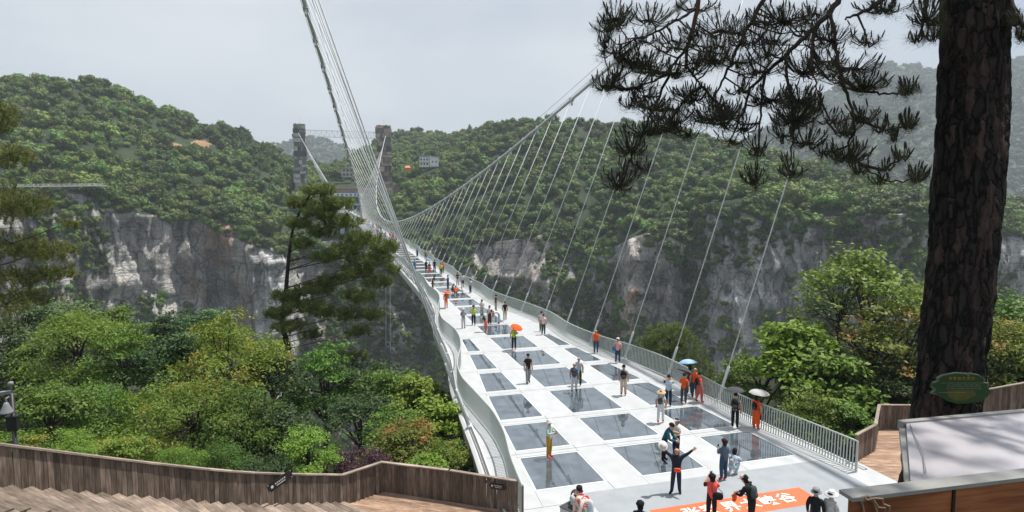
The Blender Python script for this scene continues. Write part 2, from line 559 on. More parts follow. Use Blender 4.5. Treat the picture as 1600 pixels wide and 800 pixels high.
def far_side():
    xs = np.arange(-420, 2101, 3.5)
    cx = np.array([c[0] for c in COLS], float)
    get = lambda f: np.interp(xs, cx, np.array([f(c) for c in COLS], float))
    az = YAW + np.arctan((xs - 800) / FPX)
    def zed(y, d):
        r = [ray(x, yy) for x, yy in zip(xs, y)]
        return np.array([CAM_H + q[2] / math.hypot(q[0], q[1]) * dd for q, dd in zip(r, d)])
    rim_d = smooth_cols(get(lambda c: c[2]), 1)
    rim_z = smooth_cols(zed(get(lambda c: c[1]), rim_d), 2)
    nodes = []
    for k in (3, 4, 5):
        d = smooth_cols(get(lambda c: c[k][1]), 6)
        nodes.append((d, smooth_cols(zed(get(lambda c: c[k][0]), d), 6)))
    # gullies and ribs in the plan of the wall
    s = xs * 0.42
    rg = lambda q, p=1.0: 1 - np.abs(2 * q - 1) ** p
    rows_d, rows_z, kind = [], [], []
    NCL = 84
    for i in range(NCL + 1):
        t = i / NCL
        z = FLOOR_Z + (rim_z - FLOOR_Z) * t
        batter = 34 * (1 - t) ** 1.6
        sw = s + (fbm(s * .02, z * .03, 0 * s, 3, 51) - .5) * 26
        rib = (fbm(sw * .030, z * .006, 0 * s, 4, 3) - .5) * 44 - (np.floor(vnoise(sw * .06, z * .012, 0 * s, 61) * 4) / 4 - .4) * 16 - rg(vnoise(sw * .11, z * .02, 0 * s, 71), .7) * 9 + (fbm(s * .2, z * .09, 0 * s + 4, 4, 9, .6) - .5) * 9
        ledge = (vnoise(s * .012, z * .16 + s * .004, 0 * s, 21) - .5) * 6 + (np.floor(vnoise(s * .05, z * .05, 0 * s, 31) * 5) / 5 - .5) * 8
        w = min(1.0, (1 - t) * 10 + .25)
        rows_d.append(rim_d - batter + (rib + ledge) * w)
        rows_z.append(z)
        kind.append(0)
    prev = (rim_d, rim_z)
    seg_n = (12, 14, 14)
    for (d1, z1), nn in zip(nodes, seg_n):
        for i in range(1, nn + 1):
            t = i / nn
            d = prev[0] + (d1 - prev[0]) * t
            z = prev[1] + (z1 - prev[1]) * t
            z = z + (fbm(s * .03, d * .015, 0 * s, 4, 41) - .5) * 16 * math.sin(math.pi * min(1, t * .5 + .25)) * (0.6 if nn == 14 else 1)
            rows_d.append(d); rows_z.append(z); kind.append(1)
        prev = (d1, z1)
    sk_d, sk_z = prev
    for dd, dz in ((60, -14), (160, -60), (320, -150)):
        rows_d.append(sk_d + dd); rows_z.append(sk_z + dz); kind.append(1)
    D, Z = np.array(rows_d), np.array(rows_z)
    X, Y = D * np.sin(az)[None], D * np.cos(az)[None]
    V = np.stack([X, Y, Z], -1)
    nr, nc = D.shape
    idx = np.arange(nr * nc).reshape(nr, nc)
    F = np.stack([idx[:-1, :-1], idx[:-1, 1:], idx[1:, 1:], idx[1:, :-1]], -1)
    return V, F, NCL, xs


TV, TF, NCL, TXS = far_side()
fmat = np.zeros(TF.shape[:2], int)
fmat[NCL:] = 2
FCc = TV.reshape(-1, 3)[TF.reshape(-1, 4)].mean(1) - EYE
_dd = FCc @ FW
_px, _py = 800 + FPX * (FCc @ RT) / _dd, 400 - FPX * (FCc @ UP) / _dd
_bare = ((((_px - 274) / 11) ** 2 + ((_py - 229) / 6) ** 2 < 1) | (((_px - 313) / 16) ** 2 + ((_py - 225) / 7) ** 2 < 1)).reshape(fmat.shape)
fmat[_bare & (fmat == 2)] = 3
fmat[:NCL][:, TXS[:-1] > 1085] = 1
_t = TXS[:-1]
for a_, b_, k_ in ((388, 452, 4), (742, 872, 5), (966, 1066, 5), (1120, 1215, 4), (1390, 1440, 4)):
    for r_ in range(NCL):
        w_ = (fbm(np.array([r_ * .12]), np.array([a_ * .1]), np.array([0.]), 3, 5)[0] - .5) * 40
        sel = (_t > a_ + w_) & (_t < b_ + w_ * .5)
        fmat[r_, sel] = k_
far_hill = link('far_hillside', np_mesh('far_hillside', TV.reshape(-1, 3), TF.reshape(-1, 4),
                (MAT['rock'], MAT['rock_right'], MAT['forest_floor'], MAT['orange_earth'], MAT['rock_pale'], MAT['rock_red']), fmat.ravel(), True))
tag(far_hill, kind='structure')
V0 = TV.reshape(-1, 3)

# distant ridges fading in the haze
def ridge(name, pts, depth, base_z, seed, rough):
    xs = np.arange(pts[0][0], pts[-1][0] + 1, 6.0)
    py = np.interp(xs, [p[0] for p in pts], [p[1] for p in pts])
    pd = np.interp(xs, [p[0] for p in pts], [p[2] for p in pts])
    top = np.array([at_d(x, y, d) for x, y, d in zip(xs, py, pd)])
    az = np.arctan2(top[:, 0], top[:, 1])
    rows = []
    for i in range(25):
        t = i / 24
        d = pd - depth * (1 - t)
        z = base_z + (top[:, 2] - base_z) * (t ** .9)
        u = az * 1500
        z = z + (fbm(u * .006, d * .003, 0 * u, 4, seed) - .5) * rough * math.sin(math.pi * min(.97, t))
        d = d + (fbm(u * .008, 0 * u + t * 3, 0 * u, 4, seed + 5) - .5) * depth * .28 * math.sin(math.pi * t)
        rows.append(np.stack([d * np.sin(az), d * np.cos(az), z], -1))
    d = pd + 250
    rows.append(np.stack([d * np.sin(az), d * np.cos(az), top[:, 2] - 160], -1))
    V = np.array(rows)
    idx = np.arange(V.shape[0] * V.shape[1]).reshape(V.shape[:2])
    F = np.stack([idx[:-1, :-1], idx[:-1, 1:], idx[1:, 1:], idx[1:, :-1]], -1)
    o = link(name, np_mesh(name, V.reshape(-1, 3), F.reshape(-1, 4), (MAT['far_forest_floor'],), None, True))
    tag(o, kind='structure')
    return V, F


RV1, RF1 = ridge('distant_mountain', [(1000, 290, 2550), (1130, 240, 2625), (1250, 174, 2700), (1310, 135, 2775), (1380, 101, 2850), (1430, 104, 2850), (1480, 116, 2850),
                         (1540, 108, 2925), (1600, 94, 3000), (1680, 84, 3000), (1800, 110, 3000), (2000, 150, 3000)], 1500, -120, 60, 120)
RV2, RF2 = ridge('distant_hill', [(380, 240, 2550), (430, 226, 2550), (490, 214, 2550), (530, 226, 2550), (570, 245, 2550), (700, 260, 2550), (760, 268, 2550)], 700, 0, 75, 40)

# gorge bottom and the near side of the gorge
def near_z(x, y):
    """ground on the near side"""
    d = np.hypot(x, y)
    left = np.clip((3.0 - x) / 12.0, 0, 1)
    z = -3.2 - 0.07 * np.clip(d - 20, 0, 50) - 0.25 * np.clip(d - 70, 0, 25) + 0 * x
    under = np.exp(-((x - 14.5) / 12.0) ** 2) * np.clip((y - 23) / 30, 0, 1)
    z = z - under * 46 - np.clip((y - 48) / 20, 0, 1) * np.clip((x - 8) / 6, 0, 1) * np.clip((62 - x) / 20, 0, 1) * 40
    z = z - np.clip((4 - x) / 5, 0, 1) * np.clip((d - 20) / 6, 0, 1) * 6.0
    z = z - np.clip(d - 88, 0, 60) * 2.6
    # the slope the stairs and the viewing platform stand on
    rise = np.clip((11 - d) / 7.0, 0, 1)
    z = z + rise * 9.5
    # rising ground at the left and right ends of the walkways
    z = z + np.clip((-7 - x) / 12, 0, 1.2) * 5.0 + np.clip((x - 26) / 12, 0, 1.2) * 3.0
    return z + (fbm(x * .15, y * .15, 0 * x, 3, 5) - .5) * 1.5


nx = np.linspace(-150, 190, 120)
ny = np.linspace(-40, 150, 76)
GX, GY = np.meshgrid(nx, ny)
GZ = np.maximum(near_z(GX, GY), FLOOR_Z + 2)
NVx = np.stack([GX, GY, GZ], -1)
idx = np.arange(GX.size).reshape(GX.shape)
NF = np.stack([idx[:-1, :-1], idx[:-1, 1:], idx[1:, 1:], idx[1:, :-1]], -1).reshape(-1, 4)
tag(link('near_slope', np_mesh('near_slope', NVx.reshape(-1, 3), NF, (MAT['soil'],), None, True)), kind='structure')
g = MB()
g.add([(-5000, -5000, FLOOR_Z), (5000, -5000, FLOOR_Z), (5000, 5000, FLOOR_Z), (-5000, 5000, FLOOR_Z)], [(0, 1, 2, 3)])
tag(g.build('ground', MAT['forest_floor']), kind='structure')


# ---- crowns for the far forest (kept out of the scene, only instanced by the forest masses)
def leaf_cards(centers, normals, size, spread, seed, squash=1.0):
    """one bent quad per centre"""
    r = np.random.default_rng(seed)
    n = len(centers)
    nn = normals + r.normal(0, spread, (n, 3))
    nn /= np.linalg.norm(nn, axis=1)[:, None] + 1e-9
    t = np.cross(nn, r.normal(0, 1, (n, 3)))
    t /= np.linalg.norm(t, axis=1)[:, None] + 1e-9
    b = np.cross(nn, t)
    s = size * r.uniform(.6, 1.35, (n, 1))
    w = s * squash
    P = np.stack([centers - t * s, centers - b * w * .5 + nn * s * .12, centers + t * s, centers + b * w * .5 + nn * s * .12], 1)
    return P.reshape(-1, 3), np.arange(n * 4).reshape(n, 4)


def lobes_points(lobes, n, r, shell=.35):
    """points near the surface of a union of ellipsoids, with outward normals"""
    L = np.array(lobes)
    w = L[:, 3] ** 2
    k = r.choice(len(L), n, p=w / w.sum())
    d = r.normal(0, 1, (n, 3))
    d /= np.linalg.norm(d, axis=1)[:, None]
    rad = L[k, 3:4] * (1 - shell * r.random((n, 1)) ** 2)
    P = L[k, :3] + d * rad * np.array([1, 1, .85])
    # drop points deep inside other lobes
    keep = np.ones(n, bool)
    for q in L:
        inside = np.linalg.norm((P - q[:3]) / np.array([1, 1, .85]), axis=1) < q[3] * .62
        keep &= ~inside
    return P[keep], d[keep]


def far_crown(name, seed, n, leaf, mat, conifer=False):
    r = np.random.default_rng(seed)
    lobes = [(0, 0, .55, .62)]
    if conifer:
        lobes = [(0, 0, z, .5 * (1.5 - z) + .06) for z in np.linspace(.1, 1.45, 7)]
    else:
        for k in range(9):
            a, e = r.uniform(0, 6.28), r.uniform(-.15, 1.2)
            q = r.uniform(.35, .68)
            lobes.append((math.cos(a) * math.cos(e) * q, math.sin(a) * math.cos(e) * q, .55 + math.sin(e) * q * .8, r.uniform(.26, .46)))
    P, N = lobes_points(lobes, n, r, .3)
    V, F = leaf_cards(P, N, leaf, .32, seed + 1, 1.1)
    vs_, fs_ = [V], [F]
    base = len(V)
    # opaque inner mass so that the crown is not see-through
    for (x, y, z, q) in lobes:
        m = bmesh.new(); bmesh.ops.create_icosphere(m, subdivisions=1, radius=q * .78)
        vv = np.array([v.co[:] for v in m.verts]) * [1, 1, .85] + [x, y, z]
        tri = np.array([[v.index for v in f.verts] for f in m.faces])
        vs_.append(vv); fs_.append(np.concatenate([tri, tri[:, 2:3]], 1) + base)   # degenerate quads become tris below
        base += len(vv); m.free()
    V = np.concatenate(vs_)
    me = bpy.data.meshes.new(name)
    faces = [tuple(f) if f[2] != f[3] else tuple(f[:3]) for f in np.concatenate(fs_)]
    me.from_pydata(V.tolist(), [], faces)
    me.materials.append(mat)
    return me


proto_col = bpy.data.collections.new('crown_shapes')
for k in range(6):
    o = bpy.data.objects.new('crown_shape', far_crown('crown_shape', 100 + k, 520, .105, MAT['crown_a'], k == 5))
    proto_col.objects.link(o)
far_col = bpy.data.collections.new('far_crown_shapes')
for k in range(3):
    far_col.objects.link(bpy.data.objects.new('far_crown_shape', far_crown('far_crown_shape', 200 + k, 120, .22, MAT['crown_far'])))


def instancer(collection):
    ng = bpy.data.node_groups.new('plant_forest', 'GeometryNodeTree')
    ng.interface.new_socket('Geometry', in_out='INPUT', socket_type='NodeSocketGeometry')
    ng.interface.new_socket('Geometry', in_out='OUTPUT', socket_type='NodeSocketGeometry')
    n, l = ng.nodes, ng.links
    i, o = n.new('NodeGroupInput'), n.new('NodeGroupOutput')
    ci = n.new('GeometryNodeCollectionInfo')
    ci.inputs['Collection'].default_value = collection
    ci.inputs['Separate Children'].default_value = True
    ci.inputs['Reset Children'].default_value = True
    ip = n.new('GeometryNodeInstanceOnPoints')
    ip.inputs['Pick Instance'].default_value = True
    def attr(name, t):
        a = n.new('GeometryNodeInputNamedAttribute'); a.data_type = t
        a.inputs['Name'].default_value = name
        return [s for s in a.outputs if s.enabled and s.name == 'Attribute'][0]
    l.new(i.outputs[0], ip.inputs['Points'])
    l.new(ci.outputs[0], ip.inputs['Instance'])
    l.new(attr('size', 'FLOAT_VECTOR'), ip.inputs['Scale'])
    l.new(attr('turn', 'FLOAT_VECTOR'), ip.inputs['Rotation'])
    l.new(attr('pick', 'INT'), ip.inputs['Instance Index'])
    l.new(ip.outputs[0], o.inputs[0])
    return ng


NG_FOREST, NG_FAR = instancer(proto_col), instancer(far_col)


def forest(name, pts, sizes, ng, npick, label, weights=None):
    me = bpy.data.meshes.new(name)
    n = len(pts)
    me.vertices.add(n)
    me.vertices.foreach_set('co', np.asarray(pts, np.float32).ravel())
    r = np.random.default_rng(n)
    a = me.attributes.new('size', 'FLOAT_VECTOR', 'POINT')
    s = np.asarray(sizes)[:, None] * r.uniform(.85, 1.15, (n, 3)) * [1, 1, 1.0]
    a.data.foreach_set('vector', s.astype(np.float32).ravel())
    a = me.attributes.new('turn', 'FLOAT_VECTOR', 'POINT')
    t = np.zeros((n, 3)); t[:, 2] = r.uniform(0, 6.28, n); t[:, :2] = r.normal(0, .1, (n, 2))
    a.data.foreach_set('vector', t.astype(np.float32).ravel())
    a = me.attributes.new('pick', 'INT', 'POINT')
    a.data.foreach_set('value', r.choice(npick, n, p=weights).astype(np.int32))
    o = link(name, me)
    mod = o.modifiers.new('plants', 'NODES')
    mod.node_group = ng
    tag(o, label, 'forest', kind='stuff')
    return o


def sample_quads(V, F, dens, seed, ymask=None):
    """random points on quads, dens per square metre"""
    r = np.random.default_rng(seed)
    q = V[F]
    A = .5 * np.linalg.norm(np.cross(q[:, 2] - q[:, 0], q[:, 3] - q[:, 1]), axis=1)
    n = r.poisson(A * dens)
    k = np.repeat(np.arange(len(F)), n)
    u, v = r.random((2, len(k)))
    P = (q[k, 0] * ((1 - u) * (1 - v))[:, None] + q[k, 1] * (u * (1 - v))[:, None] + q[k, 2] * (u * v)[:, None] + q[k, 3] * ((1 - u) * v)[:, None])
    return P


def clear_of(P, spots):
    k = np.ones(len(P), bool)
    for x, y, rx, ry in spots:
        k &= ((P[:, 0] - x) / rx) ** 2 + ((P[:, 1] - y) / ry) ** 2 > 1
    return k


hillF = TF[NCL - 1:-2].reshape(-1, 4)
P = sample_quads(V0, hillF, .023, 1)
d = np.hypot(P[:, 0], P[:, 1])
# clearings: bridge landing, towers, the white house, bare orange earth
CLEAR = [(4, 492, 20, 40), (-31, 506, 6.5, 7), (36, 506, 8.5, 7), (-3, 540, 20, 18), (44, 524, 8, 22)]
for px, py, dd, rx, ry in ((278, 228, 556, 9, 12), (312, 226, 560, 13, 14)):
    q = at_d(px, py, dd); CLEAR.append((q[0], q[1], rx, ry))
q = at_d(671, 256, 560); HOUSE_AT = q; CLEAR.append((q[0] - 2, q[1] - 6, 11, 12))
keep = clear_of(P, CLEAR)
P = P[keep]
sz = 3.0 + 6.0 * nrg.random(len(P)) ** 2.2
far_bits = np.hypot(P[:, 0], P[:, 1]) > 660
P[:, 2] -= sz * .08
w6 = np.array([.19, .19, .19, .16, .16, .11])
forest('hillside_forest', P, sz, NG_FOREST, 6, 'dense green forest covering the hills above the far cliffs', w6)

# shrubs clinging to the cliffs: ledges and gullies
cliffF = TF[8:NCL].reshape(-1, 4)
P = sample_quads(V0, cliffF, .075, 2)
s_ = np.arctan2(P[:, 0], P[:, 1]) * 400
m = fbm(s_ * .022, P[:, 2] * .014, 0 * s_, 4, 77)
azd = np.degrees(np.arctan2(P[:, 0], P[:, 1]))
px_ = 800 + FPX * np.tan(np.radians(azd) - YAW)
thr = np.where(px_ < 380, .60, np.where(px_ < 450, .66, np.where(px_ < 560, .55, np.where(px_ < 740, .42, np.where(px_ < 860, .58, np.where(px_ < 960, .38, np.where(px_ < 1070, .60, np.where(px_ < 1110, .46, .515))))))))
lowbias = np.clip((-20 - P[:, 2]) / 110, 0, 1) * .10
_rimz = np.interp(px_, TXS, TV[NCL, :, 2])
below = _rimz - P[:, 2]
lowbias = lowbias + np.clip((11 - below) / 11, 0, 1) * .16 + np.clip((38 - below) / 38, 0, 1) * .05
k = m + lowbias > thr
k &= np.random.default_rng(3).random(len(P)) < .75
P = P[k]
P[:, :2] *= (1 - .9 / np.hypot(P[:, 0], P[:, 1]))[:, None]
sz = np.random.default_rng(4).uniform(1.3, 4.4, len(P)) + np.clip((16 - below[k]) / 16, 0, 1) * 1.5
forest('cliff_shrubs', P, sz, NG_FOREST, 6, 'shrubs growing in the cracks of the far cliffs', w6)

P = sample_quads(RV1.reshape(-1, 3), RF1.reshape(-1, 4), .0022, 5)
forest('distant_mountain_forest', P, nrg.uniform(10, 17, len(P)), NG_FAR, 3, 'hazy forest on the distant mountain')
P = sample_quads(RV2.reshape(-1, 3), RF2.reshape(-1, 4), .003, 6)
forest('distant_hill_forest', P, nrg.uniform(8, 13, len(P)), NG_FAR, 3, 'hazy forest on the distant hill between the towers')
# ------------------------------------------------------------------ glass suspension bridge
DECK_END, DECK_START = 478.0, 18.3


def axis_x(y): return 12.42 - 4.2e-5 * y * y
def deck_z(y):
    t = (y - 52) / 15.0
    return .0135 * 15 * (math.log1p(math.exp(t)) if t < 30 else t) - .0135 * 15 * math.log1p(math.exp((20 - 52) / 15.0))


_RY = [14, 18, 20.5, 23, 25.5, 28, 31, 33.5, 35.5, 38, 40.8, 43.5, 47.5, 51, 54.5, 57.5, 60, 62.5, 66.5, 70, 73, 77, 81, 85, 89, 93, 97]
_RW = [7.2, 6.9, 6.65, 6.2, 6.05, 6.2, 6.4, 6.2, 5.75, 5.05, 4.6, 4.45, 4.75, 4.45, 3.9, 3.3, 2.98, 2.85, 3.05, 2.85, 2.6, 2.5, 2.65, 2.95, 2.8, 2.55, 2.5]
_fy = np.arange(14, 97.01, .25)
_fw = np.interp(_fy, _RY, _RW)
for _ in range(10):
    _fw[1:-1] = .25 * _fw[:-2] + .5 * _fw[1:-1] + .25 * _fw[2:]


def rail_w(y):
    if y > 381: y = 496 - y + 0.0
    y = max(y, 14)
    if y <= 97: return float(np.interp(y, _fy, _fw))
    return 2.75 - .25 * math.cos((y - 97) / 17.0 * 2 * math.pi)


def edge_w(y):
    if y > 300: y = 496 - y
    return float(np.interp(y, [10, 18, 22, 25, 28.5, 33, 39, 44.5, 48, 52, 57, 62, 75, 90], [7.9, 7.6, 7.3, 7.05, 6.85, 6.55, 5.75, 5.3, 5.2, 4.85, 4.1, 3.65, 3.4, 3.4]))


def glass_w(y): return float(np.interp(y, [18, 20, 23.15, 27, 32, 36, 41, 45.3], [5.95, 5.82, 5.6, 5.3, 4.9, 4.45, 4.03, 3.67]))
def D(u, y, dz=0.0): return (axis_x(y) + u, y, deck_z(y) + dz)


# glass: clear laminated panes, strongly reflecting at a glance
m, n, l, b = new_mat('deck_glass')
n.remove(b)
fr = n.new('ShaderNodeFresnel'); fr.inputs['IOR'].default_value = 2.9
gl = n.new('ShaderNodeBsdfGlossy'); gl.inputs['Roughness'].default_value = 0.015; gl.inputs['Color'].default_value = (.93, .96, .98, 1)
tr = n.new('ShaderNodeBsdfTransparent'); tr.inputs['Color'].default_value = (.42, .50, .53, 1)
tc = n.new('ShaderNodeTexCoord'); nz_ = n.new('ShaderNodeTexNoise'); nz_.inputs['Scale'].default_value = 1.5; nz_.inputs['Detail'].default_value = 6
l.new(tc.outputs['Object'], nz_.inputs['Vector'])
df = n.new('ShaderNodeBsdfDiffuse'); df.inputs['Color'].default_value = (.42, .52, .62, 1)     # a film of dust, its pale blue standing in for reflected sky
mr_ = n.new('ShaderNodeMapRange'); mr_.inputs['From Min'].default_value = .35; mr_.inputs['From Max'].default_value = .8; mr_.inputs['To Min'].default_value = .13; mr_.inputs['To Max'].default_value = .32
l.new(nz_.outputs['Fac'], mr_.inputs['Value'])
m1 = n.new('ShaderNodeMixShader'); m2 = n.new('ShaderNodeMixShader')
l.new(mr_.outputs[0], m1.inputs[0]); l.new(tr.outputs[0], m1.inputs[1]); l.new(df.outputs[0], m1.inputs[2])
l.new(fr.outputs[0], m2.inputs[0]); l.new(m1.outputs[0], m2.inputs[1]); l.new(gl.outputs[0], m2.inputs[2])
l.new(m2.outputs[0], n['Material Output'].inputs['Surface'])
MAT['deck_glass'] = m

bridge = empty('glass_bridge', (12.42, 18.3, 0))
tag(bridge, 'long white suspension footbridge with glass floor panels crossing the gorge', 'bridge')
INV = Matrix.Translation((-12.42, -18.3, 0))


def part(mb, name, mats, parent=None, smooth=False):
    """geometry given in world coordinates, parented to the bridge or to one of its parts"""
    mb.v = [(v[0] - 12.42, v[1] - 18.3, v[2]) for v in mb.v]
    return link(name, mb.mesh(name, mats, smooth), parent or bridge)


ROWS = [(20.2, 23.15), (23.78, 26.85), (27.5, 31.3), (31.97, 35.7), (36.5, 40.42), (41.25, 45.2), (45.95, 49.8)]
y0 = 50.6
while y0 < 470:
    ROWS.append((y0, y0 + 3.8)); y0 += 4.64


def slab(mb, ua, ub, ya, yb, top=0.0, th=.2, m=0):
    """deck slab piece between lateral functions ua/ub (callables or numbers)"""
    f = lambda u, y: u(y) if callable(u) else u
    p = [D(f(ua, ya), ya, top - th), D(f(ub, ya), ya, top - th), D(f(ub, yb), yb, top - th), D(f(ua, yb), yb, top - th),
         D(f(ua, ya), ya, top), D(f(ub, ya), ya, top), D(f(ub, yb), yb, top), D(f(ua, yb), yb, top)]
    mb.hexa(p, m)


GAP, FR = .013, .085
far_panels, far_frames = MB(), MB()
bounds = [19.0 + (ROWS[0][0] - 19.0) * 0] + [(ROWS[i][1] + ROWS[i + 1][0]) / 2 for i in range(len(ROWS) - 1)] + [ROWS[-1][1] + .4]
for i, (ya, yb) in enumerate(ROWS):
    y_lo, y_hi = bounds[i], bounds[i + 1]
    near = i < 14
    g_out = [1.45] + ([(2.9, glass_w)] if i < 6 else [])
    def put(ua, ub, a, c):
        if near:
            mb = MB(); slab(mb, ua, ub, a + GAP, c - GAP)
            part(mb, 'deck_panel', MAT['panel_steel'])
        else:
            slab(far_panels, ua, ub, a, c)
    # glass panes with their frames: centre, then the two side columns
    cols_ = [(-1.45, 1.45)]
    if i < 6: cols_ += [(2.9, glass_w), (lambda y: -glass_w(y), -2.9)]
    for ua, ub in cols_:
        f = lambda u, y: u(y) if callable(u) else u
        ia = (lambda y, u=ua: f(u, y) + FR); ib = (lambda y, u=ub: f(u, y) - FR)
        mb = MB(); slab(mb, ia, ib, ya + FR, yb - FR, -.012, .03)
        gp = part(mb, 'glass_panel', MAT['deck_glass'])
        fb = MB() if near else far_frames
        slab(fb, ua, ia, ya, yb, -.004, .12); slab(fb, ib, ub, ya, yb, -.004, .12)
        slab(fb, ia, ib, ya, ya + FR, -.004, .12); slab(fb, ia, ib, yb - FR, yb, -.004, .12)
        if near: part(fb, 'frame', MAT['frame_steel'], gp)
    # cross beams between the panes, longitudinal strips, outer strips
    e = .010
    for a, c in ((y_lo, ya - e), (yb + e, y_hi)):
        if c - a > .05: put(-1.45, 1.45, a, c)
        if i < 6 and c - a > .05:
            put(2.9 + e, glass_w, a, c); put(lambda y: -glass_w(y), -2.9 - e, a, c)
    inner = 2.9 - e if i < 6 else None
    if i < 6:
        put(1.45 + e, inner, y_lo, y_hi); put(-inner, -1.45 - e, y_lo, y_hi)
        lo = lambda y: glass_w(y) + e
    else:
        lo = 1.45 + e
    hi = lambda y: edge_w(y) - .30
    # outer strips follow the curved edge: three pieces per bay
    for q in range(3):
        a, c = y_lo + (y_hi - y_lo) * q / 3, y_lo + (y_hi - y_lo) * (q + 1) / 3
        gp_ = GAP if near else 0
        mbs = (MB(), MB()) if near and q == 0 else None
        if q == 0: cur = (MB(), MB()) if near else (far_panels, far_panels)
        a2, c2 = a + (gp_ if q == 0 else 0), c - (gp_ if q == 2 else 0)
        slab(cur[0], lo, hi, a2, c2)
        slab(cur[1], lambda y: -hi(y), (lambda y: -lo(y)) if callable(lo) else -lo, a2, c2)
        if near and q == 2:
            part(cur[0], 'deck_panel', MAT['panel_steel']); part(cur[1], 'deck_panel', MAT['panel_steel'])
tag(part(far_panels, 'far_deck_panels', MAT['panel_steel']), kind='stuff')
tag(part(far_frames, 'far_glass_frames', MAT['frame_steel']), kind='stuff')

# approach slab with the grey mat
mb = MB()
mb.hexa([(4.9, 8, -.3), (20.1, 8, -.3), (20.1, 19, -.3), (4.9, 19, -.3), (4.9, 8, 0), (20.1, 8, 0), (20.1, 18.99, 0), (4.9, 18.99, 0)])
part(mb, 'landing_slab', MAT['panel_steel'])

# dark gasket sheet under the joints, steel floor beams and the edge girders
mb = MB()
for i, (ya, yb) in enumerate(ROWS[:-1]):
    yc = (yb + ROWS[i + 1][0]) / 2
    w = edge_w(yc)
    mb.beam(D(-w, yc, -.55), D(w, yc, -.55), .4, .68)
tag(part(mb, 'floor_beams', MAT['under_steel']), kind='stuff')
for sgn in (-1, 1):
    mb = MB()
    ys = list(np.arange(18.3, 100, 1.5)) + list(np.arange(100, 478.1, 4))
    prof = [(-.30, -.02), (-.28, .05), (-.20, .05), (-.18, -.08), (.0, -.12), (.12, -.2), (-.05, -1.15), (-.6, -1.25), (-.6, -.25)]
    vv, ff = [], []
    for y in ys:
        w = edge_w(y)
        for du, dz in prof: vv.append(D(sgn * (w + du), y, dz))
    k = len(prof)
    for j in range(len(ys) - 1):
        for q in range(k):
            q2 = (q + 1) % k
            a = (j * k + q, j * k + q2, (j + 1) * k + q2, (j + 1) * k + q)
            ff.append(a if sgn < 0 else a[::-1])
    ff.append(tuple(range(k))); ff.append(tuple(range((len(ys) - 1) * k, len(ys) * k)))
    mb.add(vv, ff)
    part(mb, 'edge_girder', MAT['white_steel'])
    # stay pipe along the girder
    mb = MB()
    mb.tube([D(sgn * (edge_w(y) - .14), y, .02) for y in ys[::2]], .028, 6)
    part(mb, 'service_pipe', MAT['dark_cable'])

# railings: hand rail, foot rail, each near baluster on its own
bal = MB(); bal.box((0, 0, .6), (.022, .05, 1.2))
bal_me = bal.mesh('baluster', MAT['rail_steel'])
for sgn in (-1, 1):
    ys = [18.3]
    pts = []
    y = 18.3
    while y < 478:
        u = rail_w(y); pts.append((y, u))
        du = (rail_w(y + .01) - u) / .01
        y += .14 / math.hypot(1, du)
    mb = MB()
    hr = [D(sgn * u, y_, 1.25) for y_, u in pts[::3]]
    mb.tube(hr, .035, 6)
    rail = part(mb, 'hand_rail', MAT['rail_steel'], None, True)
    mb = MB()
    fr_ = [D(sgn * u, y_, .07) for y_, u in pts[::3]]
    for a, c in zip(fr_[:-1], fr_[1:]): mb.beam(a, c, .05, .03)
    part(mb, 'foot_rail', MAT['rail_steel'], rail)
    many = MB()
    for k, (y_, u) in enumerate(pts):
        q = D(sgn * u, y_, .04)
        lean = sgn * .03
        if k < 150:
            o = link('baluster', bal_me, rail, (q[0] - 12.42, q[1] - 18.3, q[2]), (0, lean, -math.atan((rail_w(y_ + .05) - u) / .05) * sgn))
        else:
            big = 1 if y_ < 120 else 1.6
            if big > 1 and k % 2: continue
            many.box((q[0], q[1], q[2] + .6), (.022 * big, .045 * big, 1.2))
    tag(part(many, 'far_balusters', MAT['rail_steel'], rail), kind='stuff')
    mb = MB(); q = D(sgn * rail_w(18.3), 18.25)
    mb.box((q[0], q[1], .63), (.05, .06, 1.26))
    part(mb, 'end_post', MAT['dark_cable' if sgn < 0 else 'rail_steel'], rail)

# main cables in space: wide apart at the towers, close to the deck at mid span
YM, CZ0, CC = 217.1, 4.69, .00076
def cable_pt(sgn, y):
    u = y - YM
    x = 12.42 - (7.517 + .01983 * u + .00038 * u * u) if sgn < 0 else 12.42 + (3.415 - .01622 * u + .0003 * u * u)
    return Vector((x, y, CZ0 + CC * u * u))


